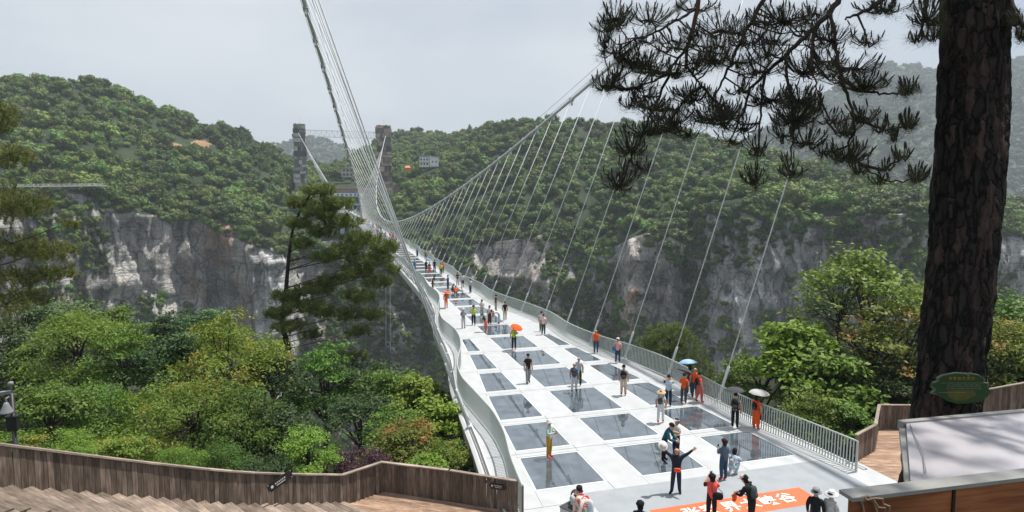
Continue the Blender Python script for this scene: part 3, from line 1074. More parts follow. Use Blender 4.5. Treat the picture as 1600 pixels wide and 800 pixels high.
HANG_Y = [27.2 + 4.67 * k for k in range(-7, 97)]
for sgn in (-1, 1):
    mb = MB()
    ys = list(np.arange(-66, 503, 4.0)) + [502.5]
    mb.tube([cable_pt(sgn, y) for y in ys], .17, 8)
    cab = part(mb, 'main_cable', MAT['cable'], None, True)
    mb = MB()
    for off in ((-.45, .75), (.45, .75)):
        mb.tube([cable_pt(sgn, y) + Vector((off[0], 0, off[1])) for y in ys], .018, 4, caps=False)
    part(mb, 'hand_line', MAT['dark_cable'], cab)
    cl = MB(); cl.box((0, 0, 0), (.4, .6, .4)); cl.box((0, 0, -.4), (.14, .34, .55))
    clamp_me = cl.mesh('cable_clamp', MAT['cable'])
    for y in HANG_Y:
        top = cable_pt(sgn, y)
        if y < 18 or y > 476:
            if y < 15 or y > 490: continue
        slope = math.atan2(cable_pt(sgn, y + 1).z - top.z, 1.0)
        link('cable_clamp', clamp_me, cab, (top.x - 12.42, top.y - 18.3, top.z), (slope, 0, 0))
        if y < 25 or y > 476: continue
        foot = Vector(D(sgn * (edge_w(y) - .12), y, -.05))
        d_ = top - foot
        if d_.length < .8: continue
        big = 1.0 if y < 120 else 1.25
        mb = MB(); mb.tube([foot, top], .034 * big, 6)
        h = part(mb, 'hanger', MAT['cable'], None, True)
        s = MB(); ln = min(1.9, d_.length * .4)
        dn = d_.normalized()
        s.tube([foot - dn * .05, foot + dn * ln, foot + dn * (ln + .12)], [.085, .075, .04], 8)
        s.box(tuple(foot), (.2, .3, .22))
        part(s, 'hanger_socket', MAT['white_steel'], h, True)

# concrete pier under the far end
far_pier = empty('bridge_pier', (axis_x(452), 452, -26))
tag(far_pier, 'pale concrete pier with two legs under the far end of the bridge', 'pier')
for sgn in (-1, 1):
    mb = MB()
    mb.hexa([(sgn * 4 - 1.6, -2, 0), (sgn * 4 + 1.6, -2, 0), (sgn * 4 + 1.6, 2, 0), (sgn * 4 - 1.6, 2, 0),
             (sgn * 3.6 - 1.3, -1.6, 29), (sgn * 3.6 + 1.3, -1.6, 29), (sgn * 3.6 + 1.3, 1.6, 29), (sgn * 3.6 - 1.3, 1.6, 29)])
    mb.build('leg', MAT['white_steel'], far_pier)
mb = MB(); mb.box((0, 0, 16), (5, 2, 2)); mb.build('cross_beam', MAT['white_steel'], far_pier)
# ------------------------------------------------------------------ wooden walkways
MAT['fence_wood'] = wood_mat('fence_wood', (.085, .062, .047), (.24, .19, .155), .38)
MAT['rail_wood'] = wood_mat('rail_wood', (.24, .19, .155), (.40, .33, .28), .12)
MAT['deck_wood'] = wood_mat('deck_wood', (.24, .145, .095), (.46, .32, .235), .22)
MAT['step_wood'] = wood_mat('step_wood', (.15, .11, .085), (.34, .275, .225), .34)
MAT['black_metal'] = plain('black_metal', (.012, .013, .015), .45, .2, 5)
MAT['sign_black'] = plain('sign_black', (.012, .010, .012), .3, .2, 5)
MAT['sign_white'] = plain('sign_white', (.7, .7, .7), .6, .1, 5)
MAT['bark'] = None

board = MB()
BW = .125
board.hexa([(-BW / 2 + .004, -.012, 0), (BW / 2 - .004, -.012, 0), (BW / 2 - .004, .012, 0), (-BW / 2 + .004, .012, 0),
            (-BW / 2 + .004, -.012, 1), (BW / 2 - .004, -.012, 1), (BW / 2 - .004, .012, 1), (-BW / 2 + .004, .012, 1)])
board_me = board.mesh('board', MAT['fence_wood'])


def plank_mesh(name, ln, w, th, mat, axis='z'):
    """plank lying along local Z so that the grain runs along it; rotated into place"""
    mb = MB(); mb.box((0, 0, 0), (w, th, ln)); return mb.mesh(name, mat)


def lay_plank(name, a, b, w, th, mat, parent, base):
    """plank from a to b (top surface at a/b height)"""
    a, b = Vector(a), Vector(b)
    d = b - a
    me = plank_mesh(name, d.length, w, th, mat)
    o = link(name, me, parent)
    z = d.normalized()
    x = z.cross(Vector((0, 0, 1))).normalized()
    y = z.cross(x)
    M = Matrix((x, y, z)).transposed().to_4x4()
    M.translation = (a + b) / 2 - Vector((0, 0, th / 2)) - Vector(base)
    o.matrix_local = M
    return o


def fence(pts, h, label, extra=0.12):
    """fence of upright boards along a polyline of ground points"""
    pts = [Vector(p) for p in pts]
    root = empty('wooden_fence', pts[0])
    tag(root, label, 'fence', 'board fences along the walkways')
    tops = []
    fr = random.Random(len(label))
    for a, b in zip(pts[:-1], pts[1:]):
        hor = Vector((b.x - a.x, b.y - a.y, 0))
        n = max(1, round(hor.length / BW))
        rz = math.atan2(hor.y, hor.x)
        for k in range(n):
            p = a.lerp(b, (k + .5) / n)
            o = link('board', board_me, root, p - pts[0] + Vector((0, 0, -extra)) + Vector((-math.sin(rz), math.cos(rz), 0)) * fr.uniform(-.004, .004),
                     (0, fr.uniform(-.006, .006), rz), (1 * hor.length / n / BW, 1, h + extra - .03))
    for a, b in zip(pts[:-1], pts[1:]):
        d = (b - a).normalized()
        lay_plank('top_rail', a + Vector((0, 0, h + .02)) - d * .03, b + Vector((0, 0, h + .02)) + d * .03, .13, .045, MAT['rail_wood'], root, pts[0])
    # backing rails and posts on the far side
    for zz in (.25, h - .22):
        for a, b in zip(pts[:-1], pts[1:]):
            hor = Vector((b.x - a.x, b.y - a.y, 0)).normalized()
            nrm = Vector((-hor.y, hor.x, 0)) * .05
            if nrm.y < 0: nrm = -nrm
            mb = MB(); mb.beam(a + nrm + Vector((0, 0, zz)) - pts[0], b + nrm + Vector((0, 0, zz)) - pts[0], .05, .09)
            mb.build('back_rail', MAT['fence_wood'], root)
    return root


def ld(l_, dep, z):
    """lateral offset / depth in the view frame at height z"""
    f = Vector((math.sin(YAW), math.cos(YAW), 0)); r_ = Vector((math.cos(YAW), -math.sin(YAW), 0))
    p = f * dep + r_ * l_
    return Vector((p.x, p.y, z))


# left walkway
def curve_pts(raw, n):
    out = []
    for i in range(len(raw) - 1):
        p0, p1, p2, p3 = raw[max(i - 1, 0)], raw[i], raw[i + 1], raw[min(i + 2, len(raw) - 1)]
        for k in range(n):
            t = k / n
            out.append(.5 * ((2 * p1) + (p2 - p0) * t + (2 * p0 - 5 * p1 + 4 * p2 - p3) * t * t + (3 * p1 - p0 - 3 * p2 + p3) * t ** 3))
    out.append(raw[-1])
    return out


corner = Vector(at_z(597, 768, 0)); endp = Vector(at_z(809, 801, 0)); mid_r = Vector(at_z(700, 785, 0))
bend = Vector(at_z(537, 790, 0))
def dp(px, y, dep): return Vector(at_dep(px, y, dep))
stair_raw = [bend, dp(400, 794, 18.3), dp(250, 787, 16.2), dp(12, 771, 13.3), dp(-260, 755, 10.9)]
stair_line = curve_pts(stair_raw, 4)
fence(list(reversed(stair_line)) + [corner], 1.12, 'long weathered board fence descending along the left stairs')
fence([corner, corner.lerp(endp, .52) + Vector((0, .12, 0)), endp], 1.12, 'brown board fence between the corner and the left bridge railing')

# stairs: treads of two planks each, running down beside the fence
stairs = empty('wooden_stairs', bend)
tag(stairs, 'flight of weathered wooden steps going down beside the left fence', 'stairs')
fine = curve_pts(stair_raw, 40)
cum = [0]
for a, b in zip(fine[:-1], fine[1:]): cum.append(cum[-1] + Vector((b.x - a.x, b.y - a.y)).length)
def on_line(s):
    k = min(len(cum) - 2, max(0, int(np.searchsorted(cum, s)) - 1))
    t = (s - cum[k]) / max(1e-6, cum[k + 1] - cum[k])
    return fine[k].lerp(fine[k + 1], t), (fine[k + 1] - fine[k])
s, TREAD = 0.0, .36
while s + TREAD < cum[-1]:
    p, d = on_line(s + TREAD / 2)
    z = on_line(s + TREAD)[0].z + .04
    d = Vector((d.x, d.y, 0)).normalized()
    inw = Vector((d.y, -d.x, 0))
    if inw.dot(Vector((0, 0, 0)) - p) < 0: inw = -inw
    wv = rng.uniform(2.3, 2.7)
    for q in (-1, 1):
        c = p + d * q * TREAD * .24
        a = Vector((c.x, c.y, z)) + inw * .03
        lay_plank('tread_plank', a, a + inw * wv, TREAD * .47, .04, MAT['step_wood'], stairs, bend)
    mb = MB()
    e = p - d * TREAD * .44
    mb.beam(Vector((e.x, e.y, z - .12)) + inw * .05 - bend, Vector((e.x, e.y, z - .12)) + inw * 2.3 - bend, .02, .15)
    mb.build('riser', MAT['fence_wood'], stairs)
    s += TREAD

# left landing boards, parallel to the right-hand fence
land = empty('left_boardwalk', corner)
tag(land, kind='structure')
dirv = (endp - corner); dirv.z = 0; dirv.normalize()
inw = Vector((dirv.y, -dirv.x, 0))
if inw.dot(-corner) < 0: inw = -inw
sdir = Vector((bend.x - corner.x, bend.y - corner.y, 0))
for r_ in range(34):
    off = .05 + r_ * .148
    t_left = -.0 + off * (sdir.dot(dirv) / max(.2, sdir.dot(inw)))
    a = corner + inw * off + dirv * (t_left + .04)
    if r_ > 6: a = corner + inw * off + dirv * (-(r_ - 6) * .25 + t_left)
    L = 6.3 - t_left
    cuts = sorted([rng.uniform(1.4, 3.0), rng.uniform(3.4, 4.8)])
    xs_ = [0] + cuts + [L]
    for u, v in zip(xs_[:-1], xs_[1:]):
        lay_plank('plank', a + dirv * u + Vector((0, 0, .0)), a + dirv * (v - .006) + Vector((0, 0, .0)), .142, .04, MAT['deck_wood'], land, corner)

# right walkway
r0, r1, r2, r3 = Vector(at_z(1336, 722, 0)), Vector(at_z(1366, 704, 0)), Vector(at_z(1372, 670, 0)), Vector(at_z(1480, 671, 0))
r4, r5 = dp(1545, 646, 27.4), dp(1680, 622, 27.0)
fence([r0, r1, r2], 1.15, 'brown board fence turning beside the right bridge railing')
fence([r2 + Vector((.06, 0, 0)), r3, r4, r5], 1.15, 'grey board fence behind the big pine trunk, climbing to the right')
rw = empty('right_boardwalk', r2)
tag(rw, kind='structure')
du = (r3 - r2); du.z = 0; du.normalize()
inn = Vector((du.y, -du.x, 0))
if inn.dot(-r2) < 0: inn = -inn
bw_line = sorted([((q_ - r2).dot(du), (q_ - r2).dot(inn)) for q_ in (r2 + du * .03, r1 + du * .03, r0 + du * .03, Vector((20.12, 17.8, 0)), Vector((20.12, 8, 0)))], key=lambda t_: t_[1])
for k in range(76):
    off = .06 + k * .15
    a = r2 + inn * off
    # left boundary follows the fence, then the bridge landing
    x_left = float(np.interp(off, [q_[1] for q_ in bw_line], [q_[0] for q_ in bw_line]))
    L = 9.0
    u0 = x_left
    cuts = [rng.uniform(1.5, 2.6), rng.uniform(3.4, 5.0), L]
    for v in cuts:
        lay_plank('plank', a + du * u0 + Vector((0, 0, -.012)), a + du * (v - .006) + Vector((0, 0, -.012)), .144, .04, MAT['deck_wood'], rw, r2)
        u0 = v
rs = empty('wooden_stairs', r3)
tag(rs, 'short wooden steps climbing to the right behind the pine trunk', 'stairs')
for k in range(10):
    t = (k + .5) / 10
    p = r3.lerp(r5, t * .9 + .05)
    z = p.z + .06
    d = Vector((r5.x - r3.x, r5.y - r3.y, 0)).normalized()
    iw = Vector((d.y, -d.x, 0))
    if iw.dot(-p) < 0: iw = -iw
    c = Vector((p.x, p.y, z))
    for q in (-1, 1):
        lay_plank('tread_plank', c + iw * .04 + d * q * .1, c + iw * 2.2 + d * q * .1, .19, .04, MAT['step_wood'], rs, r3)

# sign plates on the fence
def fence_sign(px, py, dep, tilt, label, cw, rz_line):
    p = Vector(at_dep(px, py, dep))
    root = empty('sign_plate', p, rz_line)
    root.rotation_euler = (0, -tilt, rz_line)
    tag(root, label, 'sign', 'black sign plates on the left fences')
    mb = MB(); mb.box((0, 0, 0), (cw, .015, cw * .34)); mb.build('plate', MAT['sign_black'], root)
    mb = MB(); mb.lathe([(.0, 0), (cw * .055, 0), (cw * .055, .004), (0, .004)], 10)
    o = mb.build('emblem', MAT['sign_white'], root); o.rotation_euler = (math.pi / 2, 0, 0); o.location = (-cw * .33, -.009, 0)
    mb = MB()
    for k in range(6):
        x = -cw * .18 + k * cw * .075
        mb.box((x, -.010, cw * .045), (cw * .045, .004, cw * .018)); mb.box((x, -.010, cw * .015), (cw * .05, .004, cw * .012)); mb.box((x, -.010, cw * .03), (cw * .014, .004, cw * .06))
    mb.box((cw * .02, -.010, -cw * .06), (cw * .36, .004, cw * .018))
    mb.build('lettering', MAT['sign_white'], root)
    mb = MB()
    for sx in (-1, 1):
        for sz in (-1, 1): mb.box((sx * cw * .46, -.011, sz * cw * .13), (cw * .025, .006, cw * .025))
    mb.build('screw_heads', MAT['cable'], root)


fd = (stair_line[1] - stair_line[0])
fence_sign(437.5, 752, 18.55, R(15), 'black sign plate tilted on the weathered stair fence', .86, math.atan2(-fd.y, -fd.x))
fence_sign(778, 760, 20.5, R(0), 'black sign plate on the fence end beside the bridge railing', .64, math.atan2(dirv.y, dirv.x))

# lamp and loudspeaker post behind the left fence
pp = Vector(at_dep(24, 700, 15.0))
post = empty('utility_post', (pp.x, pp.y, near_z(np.array([pp.x]), np.array([pp.y]))[0] - .2))
tag(post, 'dark utility post with horn loudspeaker, camera and equipment box behind fence', 'post')
zt = at_dep(24, 612, 15.0)[2] - post.location.z
MAT['grey_plastic'] = plain('grey_plastic', (.20, .21, .22), .4, .1, 8)
mb = MB(); mb.tube([(0, 0, 0), (0, 0, zt)], .055, 10); mb.build('pole', MAT['black_metal'], post, True)
zb = at_dep(24, 660, 15.0)[2] - post.location.z
mb = MB(); mb.box((0, -.02, zb), (.22, .17, .33)); mb.box((0, -.03, zb + .19), (.28, .22, .035)); mb.build('equipment_box', MAT['black_metal'], post)
zs = at_dep(24, 630, 15.0)[2] - post.location.z
mb = MB(); mb.lathe([(.03, .1), (.05, .08), (.075, .0), (.14, -.14), (.15, -.17), (.13, -.17)], 16, (-.07, -.12, zs)); mb.build('horn_speaker', MAT['grey_plastic'], post, True)
mb = MB(); mb.tube([(0, 0, zt - .05), (-.07, -.12, zt - .1), (-.07, -.12, zs + .1)], .016, 6); mb.build('bracket', MAT['grey_plastic'], post)
mb = MB(); mb.box((-.12, -.05, zt + .03), (.26, .10, .07), .4); mb.box((-.14, -.06, zt + .07), (.28, .12, .012), .4); mb.build('surveillance_camera', MAT['grey_plastic'], post)
mb = MB(); mb.lathe([(.015, 0), (.02, .18), (.05, .2), (.065, .245), (.05, .29), (.015, .3)], 12, (0, 0, zt)); mb.build('lamp_head', MAT['grey_plastic'], post, True)

# ------------------------------------------------------------------ booth roof at the right edge
MAT['booth_white'] = plain('booth_white', (.40, .385, .41), .35, .06, 1.2)
MAT['booth_grey'] = plain('booth_grey', (.26, .26, .25), .5, .2, 3)
MAT['booth_wood'] = wood_mat('booth_wood', (.20, .065, .028), (.36, .135, .055), .05, (1.2, 14, 14))
MAT['rust'] = plain('rust', (.35, .14, .05), .9, .3, 12)
A = Vector(at_dep(1326, 777, 3.6)); B = Vector(at_dep(1620, 742, 3.9)); B.z = A.z
fx = (B - A).normalized(); fy = Vector((-fx.y, fx.x, 0))
if fy.y < 0: fy = -fy
booth = empty('ticket_booth', (A.x, A.y, 6.2), math.atan2(fx.y, fx.x))
tag(booth, 'small booth with white roof sheet and brown wooden fascia, seen from above', 'booth')
zA = A.z - 6.2
def bl(px, py, dep):
    p = Vector(at_dep(px, py, dep)) - Vector((A.x, A.y, 6.2))
    return (p.dot(fx), p.dot(fy), p.z)
mb = MB(); mb.box((1.2, -.015, zA - .17), (2.4, .035, .34)); mb.build('fascia', MAT['booth_wood'], booth)
mb = MB(); mb.box((1.2, -.02, zA - .40), (2.34, .03, .10)); mb.build('lower_trim', plain('pale_wood', (.45, .27, .13), .6, .2, 6), booth)
mb = MB(); mb.box((1.2, .0, zA + .012), (2.44, .11, .024)); mb.build('drip_edge', MAT['booth_grey'], booth)
mb = MB(); mb.box((.93 - .2, -.036, zA - .17), (.02, .012, .34)); mb.build('fascia_joint', MAT['sign_black'], booth)
w0 = bl(1428, 764, 3.75); w1 = bl(1408, 661, 4.82)
zr = zA - .055
mb = MB(); mb.hexa([(w0[0] + .03, w0[1] + .05, zr), (3.4, w0[1] + .05, zr), (3.4, w1[1], zr), (w1[0] + .05, w1[1], zr),
                    (w0[0] + .03, w0[1] + .05, zr + .03), (3.4, w0[1] + .05, zr + .03), (3.4, w1[1], zr + .05), (w1[0] + .05, w1[1], zr + .05)])
roof = mb.build('roof_sheet', MAT['booth_white'], booth)
mb = MB(); mb.beam((w0[0] - .0, w0[1] + .02, zr - .02), (w1[0] + .02, w1[1], zr - .01), .05, .05); mb.build('side_frame', MAT['booth_grey'], roof)
mb = MB(); mb.beam((w1[0] + .01, w1[1] + .02, zr + .03), (3.4, w1[1] + .02, zr + .03), .05, .07); mb.build('rear_frame', MAT['booth_grey'], roof)
mb = MB(); mb.tube([(w1[0] + (w0[0] - w1[0]) * t_ + o_, w1[1] + (w0[1] - w1[1]) * t_, zr + .06) for t_, o_ in ((.05, .08), (.3, .10), (.6, .13), (.85, .11), (.97, .07))], .004, 6)
mb.build('loose_wire', MAT['booth_grey'], roof)
for sx in (2.2, 3.2):
    for sy in (.2, .95):
        mb = MB(); mb.box((sx, sy, zA / 2 - .2), (.1, .1, zA - .5)); mb.build('post', MAT['booth_wood'], booth)
mb = MB(); mb.box((1.9, .12, .5), (2.0, .05, 1.0)); mb.build('counter_wall', MAT['booth_wood'], booth)
# dry vine on the corner of the fascia
mb = MB()
for k in range(5):
    pth = [Vector((.02 + rng.uniform(-.03, .05), -.05, zA + .02))]
    for q in range(6): pth.append(pth[-1] + Vector((rng.uniform(.0, .06), rng.uniform(-.02, .02), rng.uniform(-.08, .02))))
    mb.tube(pth, .006, 5)
tag(mb.build('dry_vine', plain('dry_vine', (.25, .17, .12), .9, .2, 9), booth), kind='stuff')
# ------------------------------------------------------------------ big pine at the right
def bark_mat(name, c1, c2, c3):
    m, n, l, b = new_mat(name)
    tc = n.new('ShaderNodeTexCoord')
    mp = n.new('ShaderNodeMapping'); mp.inputs['Scale'].default_value = (1, 1, .22)
    dn_ = n.new('ShaderNodeTexNoise'); dn_.inputs['Scale'].default_value = 7; dn_.inputs['Detail'].default_value = 4
    l.new(tc.outputs['Object'], dn_.inputs['Vector'])
    dm = n.new('ShaderNodeVectorMath'); dm.operation = 'MULTIPLY_ADD'; dm.inputs[1].default_value = (.10, .10, .45)
    l.new(dn_.outputs['Color'], dm.inputs[0]); l.new(tc.outputs['Object'], dm.inputs[2])
    l.new(dm.outputs[0], mp.inputs['Vector'])
    v = n.new('ShaderNodeTexVoronoi'); v.inputs['Scale'].default_value = 14; v.feature = 'DISTANCE_TO_EDGE'
    v2 = n.new('ShaderNodeTexVoronoi'); v2.inputs['Scale'].default_value = 14
    no = n.new('ShaderNodeTexNoise'); no.inputs['Scale'].default_value = 30; no.inputs['Detail'].default_value = 6
    for q in (v, v2, no): l.new(mp.outputs[0], q.inputs['Vector'])
    r = n.new('ShaderNodeMapRange'); r.inputs['From Min'].default_value = .02; r.inputs['From Max'].default_value = .22
    l.new(v.outputs['Distance'], r.inputs['Value'])
    mx = n.new('ShaderNodeMix'); mx.data_type = 'RGBA'; mx.inputs[6].default_value = (*c1, 1); mx.inputs[7].default_value = (*c2, 1)
    l.new(r.outputs[0], mx.inputs[0])
    sp = n.new('ShaderNodeSeparateColor'); l.new(v2.outputs['Color'], sp.inputs[0])
    r2 = n.new('ShaderNodeMapRange'); r2.inputs['From Min'].default_value = .62; r2.inputs['From Max'].default_value = .95
    l.new(sp.outputs[0], r2.inputs['Value'])
    ml = n.new('ShaderNodeMath'); ml.operation = 'MULTIPLY'; l.new(r2.outputs[0], ml.inputs[0]); l.new(no.outputs['Fac'], ml.inputs[1])
    m3 = n.new('ShaderNodeMix'); m3.data_type = 'RGBA'; m3.inputs[7].default_value = (*c3, 1)
    l.new(ml.outputs[0], m3.inputs[0]); l.new(mx.outputs[2], m3.inputs[6])
    l.new(m3.outputs[2], b.inputs['Base Color'])
    b.inputs['Roughness'].default_value = .9; b.inputs['Specular IOR Level'].default_value = .2
    bp = n.new('ShaderNodeBump'); bp.inputs['Strength'].default_value = .8; bp.inputs['Distance'].default_value = .03
    ad = n.new('ShaderNodeMath'); ad.operation = 'MULTIPLY_ADD'; ad.inputs[1].default_value = .4
    l.new(no.outputs['Fac'], ad.inputs[0]); l.new(r.outputs[0], ad.inputs[2])
    l.new(ad.outputs[0], bp.inputs['Height']); l.new(bp.outputs[0], b.inputs['Normal'])
    return m


MAT['bark'] = bark_mat('bark', (.006, .006, .006), (.030, .025, .024), (.11, .072, .06))
MAT['twig'] = plain('twig', (.035, .022, .018), .85, .3, 12)
MAT['red_branch'] = plain('red_branch', (.10, .035, .022), .8, .3, 8)
MAT['needles'] = leaf_mat('needles', (.022, .042, .012), (.055, .075, .018), trans=.15, rand=.05, tint=.02)
MAT['pine_left'] = leaf_mat('pine_left', (.075, .125, .03), (.23, .27, .075), trans=.2, rand=.08, tint=.04)
MAT['pine_yellow'] = leaf_mat('pine_yellow', (.075, .115, .028), (.23, .235, .06), trans=.2, rand=.08, tint=.04)

TD = 6.7
trunk_px = [(-1700, 1545, 62), (-1100, 1540, 72), (-600, 1533, 82), (-250, 1527, 90), (0, 1523, 97), (100, 1521, 97), (200, 1517, 98), (300, 1511, 98), (400, 1504, 98), (500, 1493, 97), (600, 1482, 97), (660, 1475, 97), (760, 1462, 104), (900, 1440, 118)]
axis_p = [Vector(at_dep(x, y, TD)) for y, x, w in trunk_px][::-1]
axis_r = [w * .97 / 2 / FPX * TD for y, x, w in trunk_px][::-1]
zs_ = np.array([p.z for p in axis_p])
big_pine = empty('pine_tree', axis_p[0])
tag(big_pine, 'large pine with rough dark trunk at the right and branches hanging overhead', 'tree')
NZ, NA = 560, 110
zz = np.linspace(zs_[0], zs_[-1], NZ)
ax = np.interp(zz, zs_, [p.x for p in axis_p]); ay = np.interp(zz, zs_, [p.y for p in axis_p]); ar = np.interp(zz, zs_, axis_r)
th = np.linspace(0, 2 * math.pi, NA, endpoint=False)
ZZ, TH = np.meshgrid(zz, th, indexing='ij')
cxx, cyy = np.cos(TH), np.sin(TH)
# bark plates: vertical cells with deep furrows
f1 = np.abs(fbm(cxx * 3.2, cyy * 3.2, ZZ * 1.1, 3, 3) - .5) * 2
f2 = np.abs(fbm(cxx * 6.5, cyy * 6.5, ZZ * 3.0, 3, 8) - .5) * 2
f3 = fbm(cxx * 16, cyy * 16, ZZ * 12, 2, 12)
disp = np.clip(f1 * 2.2, 0, 1) * .5 + np.clip(f2 * 2.2, 0, 1) * .5
disp = (np.floor(disp * 4) / 4 * .6 + disp * .4) * .055 + f3 * .012 - .045
RR = ar[:, None] + disp * (ar[:, None] / .34)
V = np.stack([ax[:, None] + cxx * RR, ay[:, None] + cyy * RR, ZZ], -1).reshape(-1, 3) - np.array(axis_p[0])
ii = np.arange(NZ * NA).reshape(NZ, NA); jj = np.roll(ii, -1, 1)
F = np.stack([ii[:-1], jj[:-1], jj[1:], ii[1:]], -1).reshape(-1, 4)
link('trunk', np_mesh('trunk', V, F, (MAT['bark'],), None, True), big_pine)


def needle_mesh(tips, dirs, per, ln, wd, seed, cone=(.25, 1.35)):
    """bundles of thin needles fanning out from shoot tips"""
    r = np.random.default_rng(seed)
    n = len(tips) * per
    T = np.repeat(np.asarray(tips), per, 0)
    Dv = np.repeat(np.asarray(dirs), per, 0)
    Dv = Dv / (np.linalg.norm(Dv, axis=1)[:, None] + 1e-9)
    rnd = r.normal(0, 1, (n, 3))
    rnd -= Dv * (rnd * Dv).sum(1)[:, None]
    rnd /= np.linalg.norm(rnd, axis=1)[:, None] + 1e-9
    a = r.uniform(*cone, (n, 1))
    nd = Dv * np.cos(a) + rnd * np.sin(a)
    L = ln * r.uniform(.7, 1.15, (n, 1))
    st = T - Dv * r.uniform(0, .9, (n, 1)) * ln
    nd = nd + np.array([0, 0, -.12])
    side = np.cross(nd, r.normal(0, 1, (n, 3)))
    side /= np.linalg.norm(side, axis=1)[:, None] + 1e-9
    P = np.stack([st - side * wd / 2, st + side * wd / 2, st + nd * L], 1).reshape(-1, 3)
    return P, np.arange(n * 3).reshape(n, 3)


# limbs in front of the trunk's crown: polylines in the picture with their own depths
PB = np.array(axis_p[0])
limbs = [
    [(1300, -420, 6.9), (1210, -260, 7.0), (1140, -120, 7.1), (1098, -20, 7.2), (1085, 35, 7.25), (1074, 75, 7.3), (1073, 103, 7.35), (1086, 122, 7.3), (1096, 134, 7.3)],
    [(1480, -300, 6.7), (1400, -120, 6.5), (1330, -30, 6.4), (1308, 5, 6.4), (1285, 32, 6.4), (1258, 58, 6.5), (1228, 85, 6.6), (1195, 115, 6.8), (1172, 140, 6.9), (1164, 170, 7.0), (1150, 200, 7.1)],
    [(1360, -330, 7.4), (1290, -160, 7.6), (1215, -40, 7.7), (1190, 5, 7.8), (1168, 45, 7.8), (1150, 80, 7.9), (1138, 108, 7.9), (1122, 140, 8.0), (1105, 175, 8.1)],
    [(1272, 45, 6.45), (1270, 75, 6.5), (1268, 105, 6.5), (1276, 135, 6.4), (1283, 158, 6.4)],
    [(1298, 20, 6.35), (1306, 75, 6.3), (1318, 130, 6.2), (1330, 170, 6.2), (1336, 200, 6.1), (1325, 228, 6.1), (1345, 255, 6.0), (1372, 276, 6.0), (1410, 284, 5.9), (1450, 272, 5.9)],
    [(1098, 135, 7.3), (1075, 152, 7.2), (1056, 175, 7.2), (1040, 196, 7.1), (1015, 212, 7.1)],
    [(1098, 135, 7.3), (1115, 155, 7.2), (1135, 178, 7.1), (1160, 190, 7.0)],
    [(1075, 72, 7.3), (1050, 105, 7.2), (1035, 120, 7.1), (1005, 133, 7.0), (975, 140, 6.9), (950, 128, 6.9)],
    [(1085, 15, 7.25), (1060, 30, 7.0), (1030, 48, 6.9), (1000, 60, 6.9), (965, 70, 6.8), (948, 50, 6.8)],
    [(1480, -120, 6.4), (1452, -20, 6.2), (1446, 20, 6.2), (1440, 45, 6.2)],
    [(1560, -60, 6.6), (1580, 10, 6.4), (1592, 30, 6.3), (1610, 60, 6.2)],
    [(1400, -120, 6.5), (1395, -30, 6.3), (1370, 5, 6.3), (1345, 20, 6.3), (1320, 30, 6.3)],
    [(1310, 120, 6.3), (1340, 140, 6.2), (1375, 146, 6.1), (1400, 146, 6.0), (1425, 138, 6.0)],
    [(1330, 175, 6.2), (1352, 192, 6.1), (1385, 202, 6.0), (1410, 200, 6.0), (1425, 186, 6.0)],
    [(1345, 255, 6.0), (1375, 265, 6.0), (1402, 252, 5.9), (1425, 240, 5.9)],
    [(1228, 85, 6.6), (1232, 130, 6.5), (1240, 190, 6.5), (1236, 240, 6.5), (1240, 268, 6.4)],
    [(1195, 115, 6.8), (1190, 160, 6.8), (1186, 215, 6.8), (1182, 265, 6.8)],
    [(1050, 105, 7.2), (1030, 150, 7.2), (1005, 205, 7.1), (985, 250, 7.1), (965, 285, 7.1)],
]
nodes_p, nodes_d = [], []
bi = 0
for pl in limbs:
    raw = [Vector(at_dep(*q)) for q in pl]
    path = curve_pts(raw, 5)
    first = pl[0][1] < -100 or pl[0][0] > 1500
    r0 = .042 if first else .019
    rad = [max(.007, r0 * (1 - .78 * k / (len(path) - 1))) for k in range(len(path))]
    jit = [p + Vector((rng.uniform(-1, 1), rng.uniform(-1, 1), rng.uniform(-1, 1))) * .012 for p in path]
    mb = MB(); mb.tube([p - axis_p[0] for p in jit], rad, 7)
    mb.build('branch', MAT['red_branch'] if bi in (0, 3) else MAT['twig'], big_pine, True)
    bi += 1
    for k in range(0, len(path), 1):
        nodes_p.append(path[k])
# limbs hidden above the frame tie the branches to the trunk
for (x, y, d_), zt_ in (((1300, -420, 6.9), 0), ((1480, -300, 6.7), 0), ((1360, -330, 7.4), 0), ((1560, -60, 6.6), 0)):
    q = Vector(at_dep(x, y, d_)); tz = q.z + .3
    tx = Vector((np.interp(tz, zs_, [p.x for p in axis_p]), np.interp(tz, zs_, [p.y for p in axis_p]), tz))
    mb = MB(); mb.tube([q - axis_p[0], q.lerp(tx, .5) + Vector((0, 0, .12)) - axis_p[0], tx - axis_p[0]], [.055, .065, .08], 8)
    mb.build('branch', MAT['twig'], big_pine, True)

